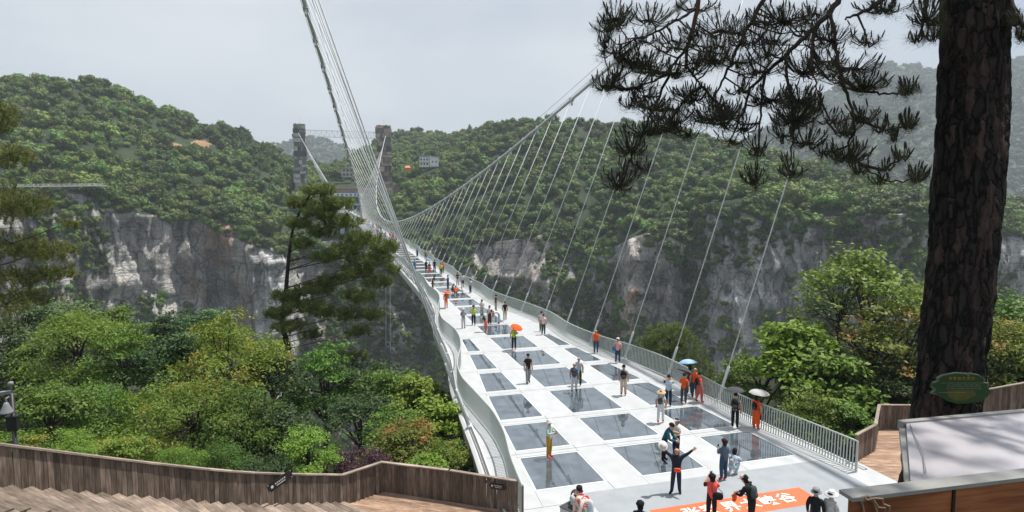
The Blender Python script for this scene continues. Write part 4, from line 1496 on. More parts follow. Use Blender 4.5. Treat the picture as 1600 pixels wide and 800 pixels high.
# needle clumps: centre, half-widths in the picture, depth, number of shoots
clumps = [(960, 22, 30, 20, 6.8, 16), (945, 55, 18, 28, 6.8, 12), (975, 85, 22, 18, 6.9, 12), (960, 110, 22, 14, 6.9, 12), (945, 128, 22, 12, 6.9, 16), (990, 132, 40, 10, 7.0, 16),
          (1015, 25, 34, 16, 6.9, 16), (1010, 95, 40, 16, 7.0, 16), (1050, 108, 36, 14, 7.2, 20), (1020, 160, 26, 10, 7.1, 10), (985, 160, 16, 8, 7.1, 8), (1085, 150, 30, 14, 7.2, 22), (1120, 160, 20, 10, 7.1, 10),
          (1130, 40, 40, 22, 7.5, 18), (1110, 75, 30, 14, 7.3, 12), (1150, 90, 36, 16, 7.8, 22), (1185, 105, 34, 16, 7.4, 20), (1175, 60, 30, 18, 7.5, 12), (1225, 25, 40, 22, 6.8, 26), (1205, 150, 34, 14, 6.9, 12),
          (1255, 105, 36, 20, 6.5, 20), (1250, 150, 34, 14, 6.4, 30), (1240, 180, 34, 16, 6.4, 30), (1262, 215, 26, 18, 6.4, 16), (1225, 205, 20, 16, 6.5, 10), (1300, 55, 30, 22, 6.3, 14),
          (1330, 100, 40, 14, 6.2, 18), (1350, 128, 34, 12, 6.2, 26), (1355, 60, 24, 10, 6.3, 8), (1418, 136, 16, 9, 6.0, 16), (1350, 178, 26, 12, 6.1, 16), (1420, 188, 15, 10, 6.0, 14), (1380, 196, 20, 8, 6.0, 9), (1320, 200, 24, 12, 6.1, 14), (1400, 212, 8, 6, 6.0, 4),
          (1325, 238, 30, 14, 6.1, 30), (1285, 232, 16, 10, 6.2, 6), (1410, 240, 14, 8, 5.9, 8), (1385, 258, 12, 6, 5.9, 5), (1432, 272, 18, 10, 5.9, 14), (1375, 278, 16, 6, 6.0, 5), (1345, 262, 14, 8, 6.0, 8),
          (1448, 20, 26, 24, 6.2, 28), (1432, 55, 14, 8, 6.2, 8), (1460, 52, 14, 12, 6.2, 10), (1590, 25, 16, 14, 6.3, 14), (1598, 50, 10, 12, 6.2, 10), (1380, 10, 40, 8, 6.3, 18),
          (1010, 200, 34, 14, 7.1, 20), (1055, 185, 34, 14, 7.1, 22), (1115, 180, 40, 12, 7.1, 24), (985, 225, 26, 20, 7.1, 22), (968, 280, 24, 22, 7.1, 24), (1000, 255, 14, 14, 7.1, 8), (1160, 195, 26, 10, 7.0, 12), (1185, 225, 22, 16, 6.8, 12), (1180, 275, 18, 14, 6.8, 14), (1238, 262, 22, 14, 6.4, 12), (1140, 215, 26, 10, 7.0, 8), (1075, 205, 26, 8, 7.1, 8)]
for _ in range(54):
    cx_, cy_ = rng.uniform(935, 1330), rng.uniform(4, 205)
    if cx_ < 1000 and cy_ > 150: continue
    if cx_ > 1300 and cy_ < 40: continue
    clumps.append((cx_, cy_, rng.uniform(18, 32), rng.uniform(8, 14), rng.uniform(6.5, 7.8), rng.randint(7, 13)))
NP_ = np.array([p[:] for p in nodes_p])
tips, dirs = [], []
tw = MB()
cand = MB()
for (cx_, cy_, hx, hy, dd, num) in clumps:
    hub = Vector(at_dep(cx_, cy_ + hy * .4, dd))
    k = np.argmin(np.linalg.norm(NP_ - np.array(hub), axis=1))
    st = Vector(NP_[k])
    mid = st.lerp(hub, .5) + Vector((rng.uniform(-.05, .05), rng.uniform(-.05, .05), -.12 * (hub - st).length))
    tw.tube([st - axis_p[0], mid - axis_p[0], hub - axis_p[0]], [.012, .009, .007], 5, caps=False)
    for s_ in range(int(num * 2.0)):
        a = rng.uniform(0, 6.283); q = math.sqrt(rng.random()) * 1.25
        tip = Vector(at_dep(cx_ + hx * q * math.cos(a), cy_ + hy * q * math.sin(a), dd + rng.uniform(-.3, .3)))
        o_ = hub.lerp(tip, .45) + Vector((0, 0, -.05))
        tw.tube([hub - axis_p[0], o_ - axis_p[0], tip - axis_p[0]], [.0065, .005, .004], 4, caps=False)
        dv = (tip - o_).normalized() * .8 + Vector((0, 0, .35)) + Vector((rng.uniform(-.6, .6), rng.uniform(-.6, .6), rng.uniform(-.4, .3)))
        tips.append(np.array(tip - axis_p[0])); dirs.append(np.array(dv))
        dn = dv.normalized()
        if rng.random() < .7:
            up_ = (dn + Vector((0, 0, .8))).normalized()
            cand.tube([tip - axis_p[0], tip + up_ * .04 - axis_p[0], tip + up_ * .075 - axis_p[0]], [.007, .008, .003], 5)
tag(tw.build('twigs', MAT['twig'], big_pine), kind='stuff')
tag(cand.build('shoots', MAT['twig'], big_pine), kind='stuff')
P, F = needle_mesh(tips, dirs, 30, .115, .0019, 5, (.3, 1.7))
tag(link('needles', np_mesh('needles', P, F, (MAT['needles'],)), big_pine), kind='stuff')

# the rest of the crown, above the picture
tips2, dirs2 = [], []
up_b = MB()
for k in range(46):
    zc = 14.6 + 9.5 * (k / 46.0); a = k * 2.4
    tx = Vector((np.interp(zc, zs_, [p.x for p in axis_p]), np.interp(zc, zs_, [p.y for p in axis_p]), zc))
    ln = rng.uniform(2.2, 4.6) * (1.1 - .5 * k / 46)
    e_ = tx + Vector((math.cos(a) * ln, math.sin(a) * ln, rng.uniform(.2, 1.0)))
    up_b.tube([tx - axis_p[0], tx.lerp(e_, .5) + Vector((0, 0, .3)) - axis_p[0], e_ - axis_p[0]], [.06, .04, .015], 6)
    for q in range(26):
        t_ = rng.uniform(.35, 1.05)
        c_ = tx.lerp(e_, t_) + Vector((rng.gauss(0, .45), rng.gauss(0, .45), rng.gauss(.15, .22)))
        tips2.append(np.array(c_ - axis_p[0])); dirs2.append(np.array((rng.gauss(0, .5), rng.gauss(0, .5), 1.0)))
tag(up_b.build('upper_branches', MAT['twig'], big_pine, True), kind='stuff')
P, F = needle_mesh(tips2, dirs2, 26, .24, .02, 6)
tag(link('upper_needles', np_mesh('upper_needles', P, F, (MAT['needles'],)), big_pine), kind='stuff')

# leaf-shaped name board on the trunk
MAT['leaf_green'] = plain('leaf_green', (.018, .055, .012), .55, .35, 5)
MAT['leaf_yellow'] = plain('leaf_yellow', (.09, .085, .012), .6, .3, 7)
MAT['leaf_rim'] = plain('leaf_rim', (.12, .15, .10), .6, .2, 6)
MAT['letter_pale'] = plain('letter_pale', (.16, .19, .12), .7, .2, 5)
MAT['letter_yellow'] = plain('letter_yellow', (.24, .17, .02), .7, .2, 5)
sp = Vector(at_dep(1500, 607, 6.22))
sign = empty('leaf_sign', sp, -YAW)
tag(sign, 'green leaf-shaped name board fixed to the big pine trunk', 'sign')
k_ = 6.22 / FPX
outl = [(-44, 13), (-36, 16), (-38, 20), (-30, 25), (-10, 28.5), (8, 27), (9, 22), (11, 28), (26, 25), (36, 18), (33, 13), (42, 12), (40, 6), (47, 0), (44, -8), (33, -17), (14, -20), (-4, -21), (-18, -17), (-34, -8), (-38, -5), (-46, -4), (-40, 2), (-46, 6)]
outl = [(x * k_, z * k_ * 1.0 - .02) for x, z in outl]
nn_ = len(outl)
mb = MB(); mb.add([(x, -.014, z) for x, z in outl] + [(x, .014, z) for x, z in outl], [tuple(range(nn_))[::-1], tuple(range(nn_, 2 * nn_))] + [(i, (i + 1) % nn_, (i + 1) % nn_ + nn_, i + nn_) for i in range(nn_)])
mb.build('leaf_board', MAT['leaf_green'], sign)
mb = MB()
for i in list(range(0, 12)) + list(range(20, 23)):
    a, c = outl[i], outl[(i + 1) % nn_]
    mb.beam((a[0], -.014, a[1]), (c[0], -.014, c[1]), .012, .016, up=(0, 1, 0))
mb.build('rim', MAT['leaf_rim'], sign)
mb = MB(); mb.add([(x * k_, -.0165, z * k_) for x, z in ((-22, -2), (20, -2), (24, -10), (8, -18.5), (-8, -18.5), (-20, -12))], [(0, 1, 2, 3, 4, 5)][::1])
mb.build('yellow_patch', MAT['leaf_yellow'], sign)
mb = MB()
for q in range(6):
    x = (-18 + q * 7) * k_
    mb.box((x, -.0175, 18 * k_), (5 * k_, .004, 1.1 * k_)); mb.box((x, -.0175, 16 * k_), (4.4 * k_, .004, 1 * k_)); mb.box((x - k_, -.0175, 17 * k_), (1.1 * k_, .004, 5.6 * k_)); mb.box((x + 1.5 * k_, -.0175, 16.8 * k_), (.9 * k_, .004, 4.6 * k_))
mb.build('heading', MAT['letter_yellow'], sign)
mb = MB()
for row, (z, xa, xb) in enumerate(((9.5, -32, 34), (6.5, -22, 30), (3.5, -22, 30), (.5, -22, 32), (-5.5, -34, 6))):
    x = xa
    while x < xb:
        w_ = rng.uniform(1.2, 2.6)
        mb.box((x * k_, -.0185, z * k_), (w_ * k_, .003, rng.uniform(.7, 1.3) * k_)); x += w_ + rng.uniform(.5, 1.1)
mb.build('lettering', MAT['letter_pale'], sign)

# ------------------------------------------------------------------ trees of the near side
LEAF = {
    'green': leaf_mat('leaf_green_tree', (0.057, 0.122, 0.021), (0.152, 0.260, 0.040), trans=.3, rand=.22, tint=.12),
    'bright': leaf_mat('leaf_bright_tree', (0.107, 0.197, 0.025), (0.232, 0.356, 0.054), trans=.35, rand=.15, tint=.1),
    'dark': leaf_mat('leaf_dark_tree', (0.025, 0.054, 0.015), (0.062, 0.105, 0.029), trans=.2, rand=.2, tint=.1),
    'blue': leaf_mat('leaf_bluegreen_tree', (0.063, 0.133, 0.054), (0.143, 0.250, 0.098), trans=.25, rand=.18, tint=.1),
    'yellow': leaf_mat('leaf_yellow_tree', (0.086, 0.145, 0.019), (0.191, 0.271, 0.037), (0.290, 0.251, 0.042), trans=.3, rand=.15, tint=.08),
    'orange': leaf_mat('leaf_orange_tree', (0.099, 0.139, 0.026), (0.198, 0.218, 0.035), (0.360, 0.172, 0.053), trans=.3, rand=.1, tint=.05),
    'sparse': leaf_mat('leaf_sparse_tree', (0.080, 0.152, 0.025), (0.197, 0.276, 0.045), trans=.3, rand=.1, tint=.05),
    'purple': leaf_mat('leaf_purple_tree', (0.030, 0.014, 0.019), (0.074, 0.030, 0.041), trans=.15, rand=.1, tint=.02),
}


def near_crown(seed, lobes_n, clusters, per, leaf, narrow=.5, droop=0.0, open_=1.0):
    """crown of unit radius: boughs carry leaf sprays, with gaps between them"""
    r = np.random.default_rng(seed)
    cen, nor = [], []
    hubs = []
    for k in range(lobes_n):
        a = 2.4 * k + r.uniform(-.5, .5); e = r.uniform(-.35, 1.45)
        q = r.uniform(.50, .84) * open_
        hubs.append((math.cos(a) * math.cos(e) * q, math.sin(a) * math.cos(e) * q, math.sin(e) * q * .95, r.uniform(.19, .34)))
    for (x, y, z, q) in hubs:
        for c in range(clusters):
            d_ = r.normal(0, 1, 3); d_[2] = abs(d_[2]) * .9 - .25; d_ /= np.linalg.norm(d_)
            cc = np.array([x, y, z]) + d_ * q * r.uniform(.55, 1.1)
            m_ = max(3, int(per * r.uniform(.5, 1.5)))
            sp_ = r.normal(0, 1, (m_, 3)) * np.array([.095, .095, .032])
            sp_[:, 2] -= droop * (np.abs(sp_[:, 0]) + np.abs(sp_[:, 1]))
            cen.append(cc + sp_)
            nn2 = np.tile(d_ * .5 + np.array([0, 0, .8]), (m_, 1))
            nor.append(nn2)
    C, N = np.concatenate(cen), np.concatenate(nor)
    V, F = leaf_cards(C, N, leaf, .5, seed + 9, narrow * 2)
    return np_mesh('crown', V, F, (LEAF['green'],)), hubs


CROWN = {}
for k in range(4): CROWN['b%d' % k] = near_crown(300 + k, 17, 15, 22, .036, .55)
for k in range(2): CROWN['f%d' % k] = near_crown(330 + k, 20, 20, 26, .030, .32, .35)          # feathery, drooping
for k in range(2): CROWN['l%d' % k] = near_crown(360 + k, 15, 13, 20, .052, .6)               # larger leaves
CROWN['s0'] = near_crown(391, 22, 7, 20, .040, .5, 0, 1.25)                                    # open, see-through
CROWN['s1'] = near_crown(392, 20, 8, 20, .040, .5, 0, 1.2)


def trunk_mesh(hubs, seed):
    r = random.Random(seed)
    mb = MB()
    mb.tube([(0, 0, -1.9), (r.uniform(-.04, .04), r.uniform(-.04, .04), -1.2), (r.uniform(-.06, .06), r.uniform(-.06, .06), -.6), (0, 0, -.1), (.02, 0, .45)], [.055, .046, .042, .035, .012], 8)
    for (x, y, z, q) in hubs:
        h0 = r.uniform(-.75, .1)
        mb.tube([(0, 0, h0), (x * .45, y * .45, h0 + (z - h0) * .5 + .04), (x, y, z)], [.022, .015, .006], 5, caps=False)
    return mb.mesh('trunk', MAT['twig'], True)


TRUNK = {k: trunk_mesh(v[1], i) for i, (k, v) in enumerate(CROWN.items())}


def plant_tree(px, ytop, dep, rad, kind, leaf, label, cat='tree', zs=1.0, name=None, group=None):
    top = Vector(at_dep(px, ytop, dep))
    g_ = float(near_z(np.array([top.x]), np.array([top.y]))[0])
    h = max(top.z - g_, rad * 1.3)
    root = empty(name or ('shrub' if cat == 'shrub' else 'broadleaf_tree'), (top.x, top.y, g_ - .1), rng.uniform(0, 6.28))
    tag(root, label, cat, group)
    me, hubs = CROWN[kind]
    cz = top.z - root.location.z - rad * .95 * zs
    c = link('crown', me, root, (0, 0, cz), None, (rad, rad, rad * zs))
    c.material_slots[0].link = 'OBJECT'; c.material_slots[0].material = LEAF[leaf]
    t = link('trunk', TRUNK[kind], root, (0, 0, cz), None, (rad, rad, rad * zs))
    if cz > 1.85 * rad * zs:
        mb = MB(); mb.tube([(0, 0, 0), (rng.uniform(-.1, .1) * rad, rng.uniform(-.1, .1) * rad, (cz - 1.85 * rad * zs) * .5), (0, 0, cz - 1.8 * rad * zs)], [.075 * rad, .065 * rad, .055 * rad], 7)
        mb.build('lower_trunk', MAT['twig'], root, True)
    return root


GL, GR_ = 'trees on the slope left of the bridge', 'trees right of the bridge'
LT = [
 (30, 452, 60, 4.0, 'b0', 'blue', 'bluish green tree at the far left edge below the cliff'),
 (95, 462, 62, 4.5, 'b1', 'blue', 'pale bluish tree left of the bright crown, under the stained cliff'),
 (165, 484, 64, 3.8, 'b2', 'green', 'mid green tree against the foot of the dark streaked cliff'),
 (215, 505, 66, 3.4, 'b3', 'dark', 'dark green tree in the gap before the brownish cliff base'),
 (262, 490, 68, 3.8, 'b0', 'dark', 'shaded tree below the arched cracks of the left cliff'),
 (315, 486, 70, 3.8, 'b2', 'blue', 'soft bluish tree top just below the left cliff bottom'),
 (360, 508, 66, 3.4, 'b1', 'green', 'green crown directly left of the pale cliff buttress'),
 (410, 530, 60, 3.0, 'b3', 'yellow', 'yellow tinged tree at the foot of the pale buttress'),
 (-40, 500, 44, 4.0, 'b1', 'dark', 'dark tree cut by the left picture edge above the post'),
 (18, 520, 42, 3.2, 'b3', 'dark', 'deep shaded tree above the utility post'),
 (118, 488, 42, 4.0, 'f0', 'bright', 'big bright green tree with layered sprays in left middle'),
 (190, 520, 40, 3.0, 'b0', 'green', 'rounded green tree right of the big bright crown'),
 (262, 535, 40, 3.2, 'b2', 'dark', 'dark leafy tree between the bright crown and the yellow tree'),
 (345, 500, 40, 4.2, 'f1', 'yellow', 'large yellow green tree with orange tinged sprays left of the pine'),
 (425, 560, 42, 2.8, 'b1', 'dark', 'shadowed tree at the base of the pine trunk, left side'),
 (505, 552, 46, 3.3, 'b0', 'green', 'leafy green tree right of the pine trunk'),
 (560, 568, 48, 3.3, 'b3', 'dark', 'dark tree under the low pine boughs'),
 (612, 588, 44, 3.0, 'b2', 'green', 'green tree beyond the orange bush'),
 (655, 600, 42, 2.8, 'l0', 'bright', 'bright large-leaved tree nearest the left side of the bridge'),
 (560, 620, 36, 2.6, 'b1', 'dark', 'dark crown in the hollow behind the purple shrub'),
 (75, 606, 27, 2.3, 'b2', 'green', 'small green tree right of the utility post'),
 (150, 598, 29, 2.8, 'f0', 'green', 'feathery green tree behind the left end of the fence'),
 (225, 610, 29, 2.7, 'f1', 'bright', 'fresh green spray-leaved tree above the middle of the stair fence'),
 (300, 590, 27, 3.0, 'f0', 'yellow', 'yellowish feathery tree above the stair fence'),
 (372, 606, 27, 2.6, 'f1', 'green', 'drooping green tree just left of the tilted sign'),
 (432, 640, 28, 2.2, 'b0', 'dark', 'dim tree behind the glossy round bush'),
 (620, 640, 33, 2.2, 'b3', 'green', 'green tree rising behind the orange leaved shrub'),
 (690, 625, 31, 2.0, 'l1', 'bright', 'light green tree with big leaves above the green bush'),
 (715, 640, 47, 2.6, 'b1', 'dark', 'dark tree in the shade under the bridge'),
 (728, 705, 38, 2.2, 'b0', 'dark', 'dark foliage low against the bridge girder'),
]
for px, yt, dp_, rd, kd, lf, lb in LT: plant_tree(px, yt - (4 if dp_ > 50 else 14 if dp_ > 36 else 8), dp_, rd * (.92 + .22 * ((px * 7) % 10) / 10), kd, lf, lb, group=GL, zs=.88 + .4 * ((px * 13) % 7) / 7)
SH = [
 (480, 668, 23.6, 1.35, 'b0', 'bright', 'glossy rounded bush with pale tips behind the fence near the tilted sign'),
 (560, 692, 24.5, 1.35, 'b3', 'purple', 'dark purple leaved shrub left of the fence corner'),
 (636, 652, 27.5, 2.0, 'b1', 'orange', 'orange and green leaved shrub behind the fence corner'),
 (672, 714, 24.0, 1.35, 'l0', 'bright', 'low bright green bush above the right fence section'),
 (700, 690, 26.5, 1.3, 'b2', 'yellow', 'loose yellowish shrub between the orange shrub and the girder'),
 (20, 668, 16.5, 1.1, 'b1', 'yellow', 'yellow leaved shrub at the foot of the utility post'),
 (110, 670, 18.5, 1.2, 'f1', 'bright', 'fresh green shrub touching the top of the left fence'),
 (190, 680, 19.5, 1.2, 'b2', 'yellow', 'dry yellowish shrub above the left part of the fence'),
 (265, 690, 20.5, 1.2, 'f0', 'bright', 'leafy bright shrub leaning over the stair fence'),
 (340, 690, 22, 1.4, 'f1', 'green', 'green shrub over the long fence left of the tilted sign'),
 (410, 705, 22, 1.2, 'b3', 'dark', 'dark shrub right above the tilted sign'),
 (735, 735, 26, 1.0, 'b1', 'dark', 'dark shrub squeezed between the fence and the girder'),
]
for px, yt, dp_, rd, kd, lf, lb in SH: plant_tree(px, yt, dp_, rd, kd, lf, lb, 'shrub', group='shrubs behind the left fences')
RTREES = [
 (1240, 516, 42, 3.8, 'l0', 'bright', 'broad bright green tree right of the nearest hanger'),
 (1190, 560, 42, 2.6, 'b1', 'green', 'green tree beyond the right railing below the hanger foot'),
 (1296, 548, 38, 3.2, 'l1', 'green', 'dense leafy tree behind the patterned umbrella'),
 (1345, 560, 39, 2.8, 'b3', 'dark', 'dark tree between the railing end and the open tall tree'),
 (1372, 424, 42, 4.6, 's0', 'sparse', 'tall open tree with orange tinged leaf tips before the right cliff'),
 (1318, 440, 46, 2.6, 's1', 'green', 'thin airy tree crown rising against the grey cliff'),
 (1418, 500, 38, 3.2, 's1', 'orange', 'reddish tipped tree beside the pine trunk, left of it'),
 (1270, 625, 33, 1.9, 'b0', 'green', 'low green tree behind the right railing'),
 (1325, 640, 33, 1.7, 'l0', 'green', 'leafy tree at the right railing end'),
 (1395, 590, 37, 2.4, 'b2', 'dark', 'shaded tree behind the turning board fence'),
 (1440, 610, 38, 2.2, 'b1', 'green', 'green tree behind the fence, left of the trunk foot'),
 (1565, 470, 40, 3.6, 'b0', 'green', 'green tree right of the pine trunk'),
 (1610, 500, 36, 3.6, 'f0', 'yellow', 'yellow green tree at the right picture edge'),
 (1550, 545, 37, 2.6, 'b3', 'dark', 'dark tree behind the climbing fence'),
 (1590, 560, 36, 2.4, 'l1', 'green', 'leafy tree above the right stairs'),
 (1660, 460, 42, 4.6, 'b1', 'dark', 'dark tree just past the right picture edge'),
 (1165, 585, 60, 2.2, 'b3', 'blue', 'bluish tree down the slope behind the right railing'),
]
for px, yt, dp_, rd, kd, lf, lb in RTREES: plant_tree(px, yt - 14, dp_, rd * 1.18, kd, lf, lb, group=GR_)

# undergrowth covering the near slope
und_col = bpy.data.collections.new('undergrowth_shapes')
for k, lf in (('b1', 'dark'), ('b2', 'dark'), ('f0', 'dark'), ('b3', 'dark')):  # dark leaves only: shade in the gaps between trees is put into the colour
    me = CROWN[k][0].copy(); me.materials[0] = LEAF[lf]
    und_col.objects.link(bpy.data.objects.new('undergrowth_shape', me))
NG_UND = instancer(und_col)
P = sample_quads(NVx.reshape(-1, 3), NF, .13, 8)
d_ = np.hypot(P[:, 0], P[:, 1])
az_ = np.degrees(np.arctan2(P[:, 0], P[:, 1]))
kk = (d_ > 23) & (d_ < 115) & (az_ > -40) & (az_ < 75) & (P[:, 2] > -120)
kk &= ~((np.abs(P[:, 0] - 12.4) < 8.5) & (P[:, 1] < 60) & (P[:, 2] > -4.5))
kk &= ~((P[:, 0] > 19) & (P[:, 1] < 30) & (d_ < 36))
P = P[kk]
forest('undergrowth', P, np.random.default_rng(9).uniform(.9, 1.9, len(P)), NG_UND, 4, 'mixed undergrowth covering the near slopes')


# ------------------------------------------------------------------ pines standing on the near side
def slope_pine(label, trunk_pts, masses, dep, mat, seed, tuft=.55, width=.045, rt=.36):
    raw = [Vector(at_dep(x, y, dep)) for x, y in trunk_pts]
    b = raw[0].copy(); b.z = min(b.z, float(near_z(np.array([b.x]), np.array([b.y]))[0]) - .2)
    raw = [b] + raw
    root = empty('pine_tree', b)
    tag(root, label, 'tree', 'pines on the near slopes')
    path = curve_pts(raw, 4)
    mb = MB(); mb.tube([p - b for p in path], [max(.05, rt * (1 - .85 * k / len(path))) for k in range(len(path))], 9, jitter=.12)
    mb.build('trunk', MAT['bark'], root, True)
    PN = np.array([p[:] for p in path])
    r = random.Random(seed)
    tips, dirs = [], []
    for (cx_, cy_, hx, hy, num) in masses:
        hub = Vector(at_dep(cx_, cy_ + hy * .3, dep + r.uniform(-1, 1)))
        low = PN[PN[:, 2] < hub.z - .25 * abs(hub.x - PN[:, 0].mean())]
        st = Vector(low[np.argmin(np.linalg.norm(low - np.array(hub), axis=1))]) if len(low) else path[0]
        mb = MB(); mb.tube([st - b, st.lerp(hub, .55) + Vector((0, 0, -.15)) - b, hub - b], [.045, .032, .014], 6)
        rx = hx * 1.12 / FPX * dep; rz_ = hy / FPX * dep
        for s_ in range(int(num * 1.25)):
            u = [r.gauss(0, 1) for _ in range(3)]
            n_ = math.sqrt(sum(q * q for q in u)); q = r.random() ** .4
            v = Vector((u[0] / n_ * rx * q, u[1] / n_ * rx * q, u[2] / n_ * rz_ * q))
            tip = hub + v
            if s_ % 6 == 0: mb.tube([hub - b, hub + v * .5 - b, tip - b], [.03, .022, .012], 4, caps=False)
            tips.append(np.array(tip - b)); dirs.append(np.array(v.normalized() * .5 + Vector((0, 0, .9))))
        mb.build('branch', MAT['twig'], root, True)
    P, F = needle_mesh(tips, dirs, 34, tuft, width, seed, (.15, 1.25))
    tag(link('needles', np_mesh('needles', P, F, (mat,)), root), kind='stuff')
    return root


slope_pine('tall dark pine with a crooked trunk in front of the bridge', [(447, 640), (446, 585), (450, 545), (441, 505), (447, 450), (452, 395), (462, 345), (492, 292)],
           [(500, 292, 26, 9, 62), (470, 312, 22, 9, 50), (528, 312, 28, 9, 64), (500, 326, 26, 9, 56), (466, 344, 20, 8, 40), (536, 340, 30, 10, 70), (502, 356, 24, 9, 46), (474, 376, 18, 8, 34),
            (566, 366, 32, 10, 76), (602, 380, 22, 10, 54), (540, 384, 26, 9, 50), (580, 400, 34, 11, 84), (508, 396, 22, 8, 40), (612, 416, 12, 7, 22), (552, 420, 30, 10, 66), (590, 436, 22, 9, 44), (516, 432, 22, 8, 40),
            (494, 446, 30, 9, 70), (454, 456, 28, 9, 66), (474, 472, 36, 9, 80), (434, 484, 20, 8, 44), (506, 480, 20, 8, 36), (452, 504, 26, 8, 50), (562, 458, 26, 9, 50), (545, 484, 26, 9, 46), (582, 486, 18, 8, 28),
            (560, 512, 20, 8, 28), (490, 518, 16, 6, 20), (550, 552, 26, 8, 34)], 50, MAT['pine_left'], 21, .52, .05)
slope_pine('yellowish pine reaching in from the left picture edge', [(-70, 640), (-65, 520), (-60, 400), (-55, 300), (-40, 160)],
           [(5, 175, 20, 26, 60), (15, 235, 30, 20, 60), (35, 310, 40, 22, 120), (10, 300, 30, 40, 70), (70, 385, 42, 18, 110), (20, 375, 40, 22, 80), (85, 420, 36, 12, 60), (30, 425, 50, 18, 90), (50, 455, 40, 14, 60), (5, 470, 40, 26, 60), (110, 345, 14, 8, 14)], 34, MAT['pine_yellow'], 22, .4, .022, .3)
slope_pine('small round pine beyond the right railing before the red cliff', [(1050, 640), (1048, 580), (1046, 530)],
           [(1046, 512, 34, 12, 110), (1020, 530, 24, 16, 70), (1066, 535, 34, 20, 110), (1040, 555, 40, 22, 130), (1085, 565, 26, 20, 70), (1100, 585, 22, 14, 40)], 72, MAT['pine_left'], 23, .6, .045, .25)
# ------------------------------------------------------------------ towers and buildings at the far end
MAT['tower_rock'] = rock_mat('tower_rock', (.30, .30, .31), (.06, .065, .07), (.30, .18, .13), .1, 3.0)
MAT['tower_warm'] = rock_mat('tower_warm', (.30, .27, .25), (.07, .065, .06), (.32, .18, .13), .7, 3.0)
def block_rock(name, c1, c2):
    m, n, l, b = new_mat(name)
    ge = n.new('ShaderNodeNewGeometry'); no = n.new('ShaderNodeTexNoise'); no.inputs['Scale'].default_value = .5; no.inputs['Detail'].default_value = 6
    l.new(ge.outputs['Position'], no.inputs['Vector'])
    ad = n.new('ShaderNodeMath'); ad.operation = 'MULTIPLY'; l.new(ge.outputs['Random Per Island'], ad.inputs[0]); l.new(no.outputs['Fac'], ad.inputs[1])
    r = n.new('ShaderNodeMapRange'); r.inputs['From Min'].default_value = .02; r.inputs['From Max'].default_value = .5; l.new(ad.outputs[0], r.inputs['Value'])
    x = n.new('ShaderNodeMix'); x.data_type = 'RGBA'; x.inputs[6].default_value = (*c1, 1); x.inputs[7].default_value = (*c2, 1); l.new(r.outputs[0], x.inputs[0])
    l.new(x.outputs[2], b.inputs['Base Color']); b.inputs['Roughness'].default_value = .9
    return m


MAT['tower_rock'] = block_rock('tower_rock', (.06, .063, .066), (.48, .47, .46))
MAT['tower_warm'] = block_rock('tower_warm', (.06, .056, .052), (.46, .37, .31))
MAT['concrete'] = plain('concrete', (.42, .41, .39), .85, .15, .6)
MAT['wall_white'] = plain('wall_white', (.72, .73, .74), .7, .06, .5)
MAT['dark_window'] = plain('dark_window', (.03, .04, .05), .15, .2, 1)
MAT['blue_paint'] = plain('blue_paint', (.06, .25, .50), .5, .1, 1)
MAT['brick_wall'] = plain('brick_wall', (.27, .18, .14), .9, .25, .5, bump=.4)
MAT['orange_tarp'] = plain('orange_tarp', (.62, .16, .05), .6, .15, 1)


def rock_tower(px, y_top, half_w, half_d, z0, label, mat, seed):
    top = Vector(at_d(px, y_top, 506 / math.cos(0)))
    cx_, cy_ = top.x, 506.0
    ang = math.atan2(top.x, top.y)
    cx_ = math.tan(ang) * cy_
    root = empty('rock_tower', (cx_, cy_, z0))
    tag(root, label, 'tower', 'rock clad bridge towers')
    h = top.z - z0
    mb = MB()
    r = random.Random(seed)
    mb.box((0, 0, h / 2 - .6), (half_w * 1.7, half_d * 1.7, h - 1.2))
    mb.build('shaft', MAT['dark_cable'], root)
    mb = MB()
    z = 0
    while z < h - .8:
        lh = r.uniform(2.0, 4.6)
        f = 1.0 + .05 * math.sin(z * .4 + seed) - .10 * (z / h)
        per = []
        nside = [r.randint(3, 4), r.randint(2, 3)]
        for side in range(4):
            L = half_w if side % 2 == 0 else half_d
            O = half_d if side % 2 == 0 else half_w
            n_ = nside[side % 2]
            cuts = [0] + sorted(r.uniform(.15, .85) for _ in range(n_ - 1)) + [1]
            for a, c in zip(cuts[:-1], cuts[1:]):
                w_ = (c - a) * 2 * L * f
                if w_ < .3: continue
                m_ = ((a + c) / 2 - .5) * 2 * L * f
                out = O * f + r.uniform(-1.3, .8)
                hh = min(lh, h - z) * r.uniform(.72, 1.0)
                if z > h - 5 and r.random() < .3: hh *= .5
                c_ = (m_, -out * .5, z + hh / 2); s_ = (w_ * .86, out, hh)
                if side == 1: c_ = (out * .5, m_, z + hh / 2); s_ = (out, w_ * .86, hh)
                if side == 2: c_ = (m_, out * .5, z + hh / 2)
                if side == 3: c_ = (-out * .5, m_, z + hh / 2); s_ = (out, w_ * .86, hh)
                mb.box(c_, s_, r.uniform(-.05, .05))
        z += lh
    o = mb.build('stone_cladding', [mat], root); o['kind'] = 'stuff'
    P = np.array([(r.uniform(-half_w, half_w) * .9, r.uniform(-half_d, half_d) * .9, h + r.uniform(-1.2, .6)) for _ in range(420)])
    V, F = leaf_cards(P, np.tile([0, 0, 1.], (len(P), 1)), .55, .8, seed, 1.0)
    o = link('top_greenery', np_mesh('top_greenery', V, F, (MAT['crown_a'],)), root); o['kind'] = 'stuff'
    P = np.array([(r.choice((-1, 1)) * half_w * r.uniform(.6, 1.02), -half_d * r.uniform(.8, 1.05), r.uniform(0, h * .35)) for _ in range(260)])
    mb = MB(); mb.tube([(half_w * .1, 0, h - 1), (half_w * .1, 0, h + 6)], .09, 5); mb.build('antenna', MAT['concrete'], root)
    return root, h


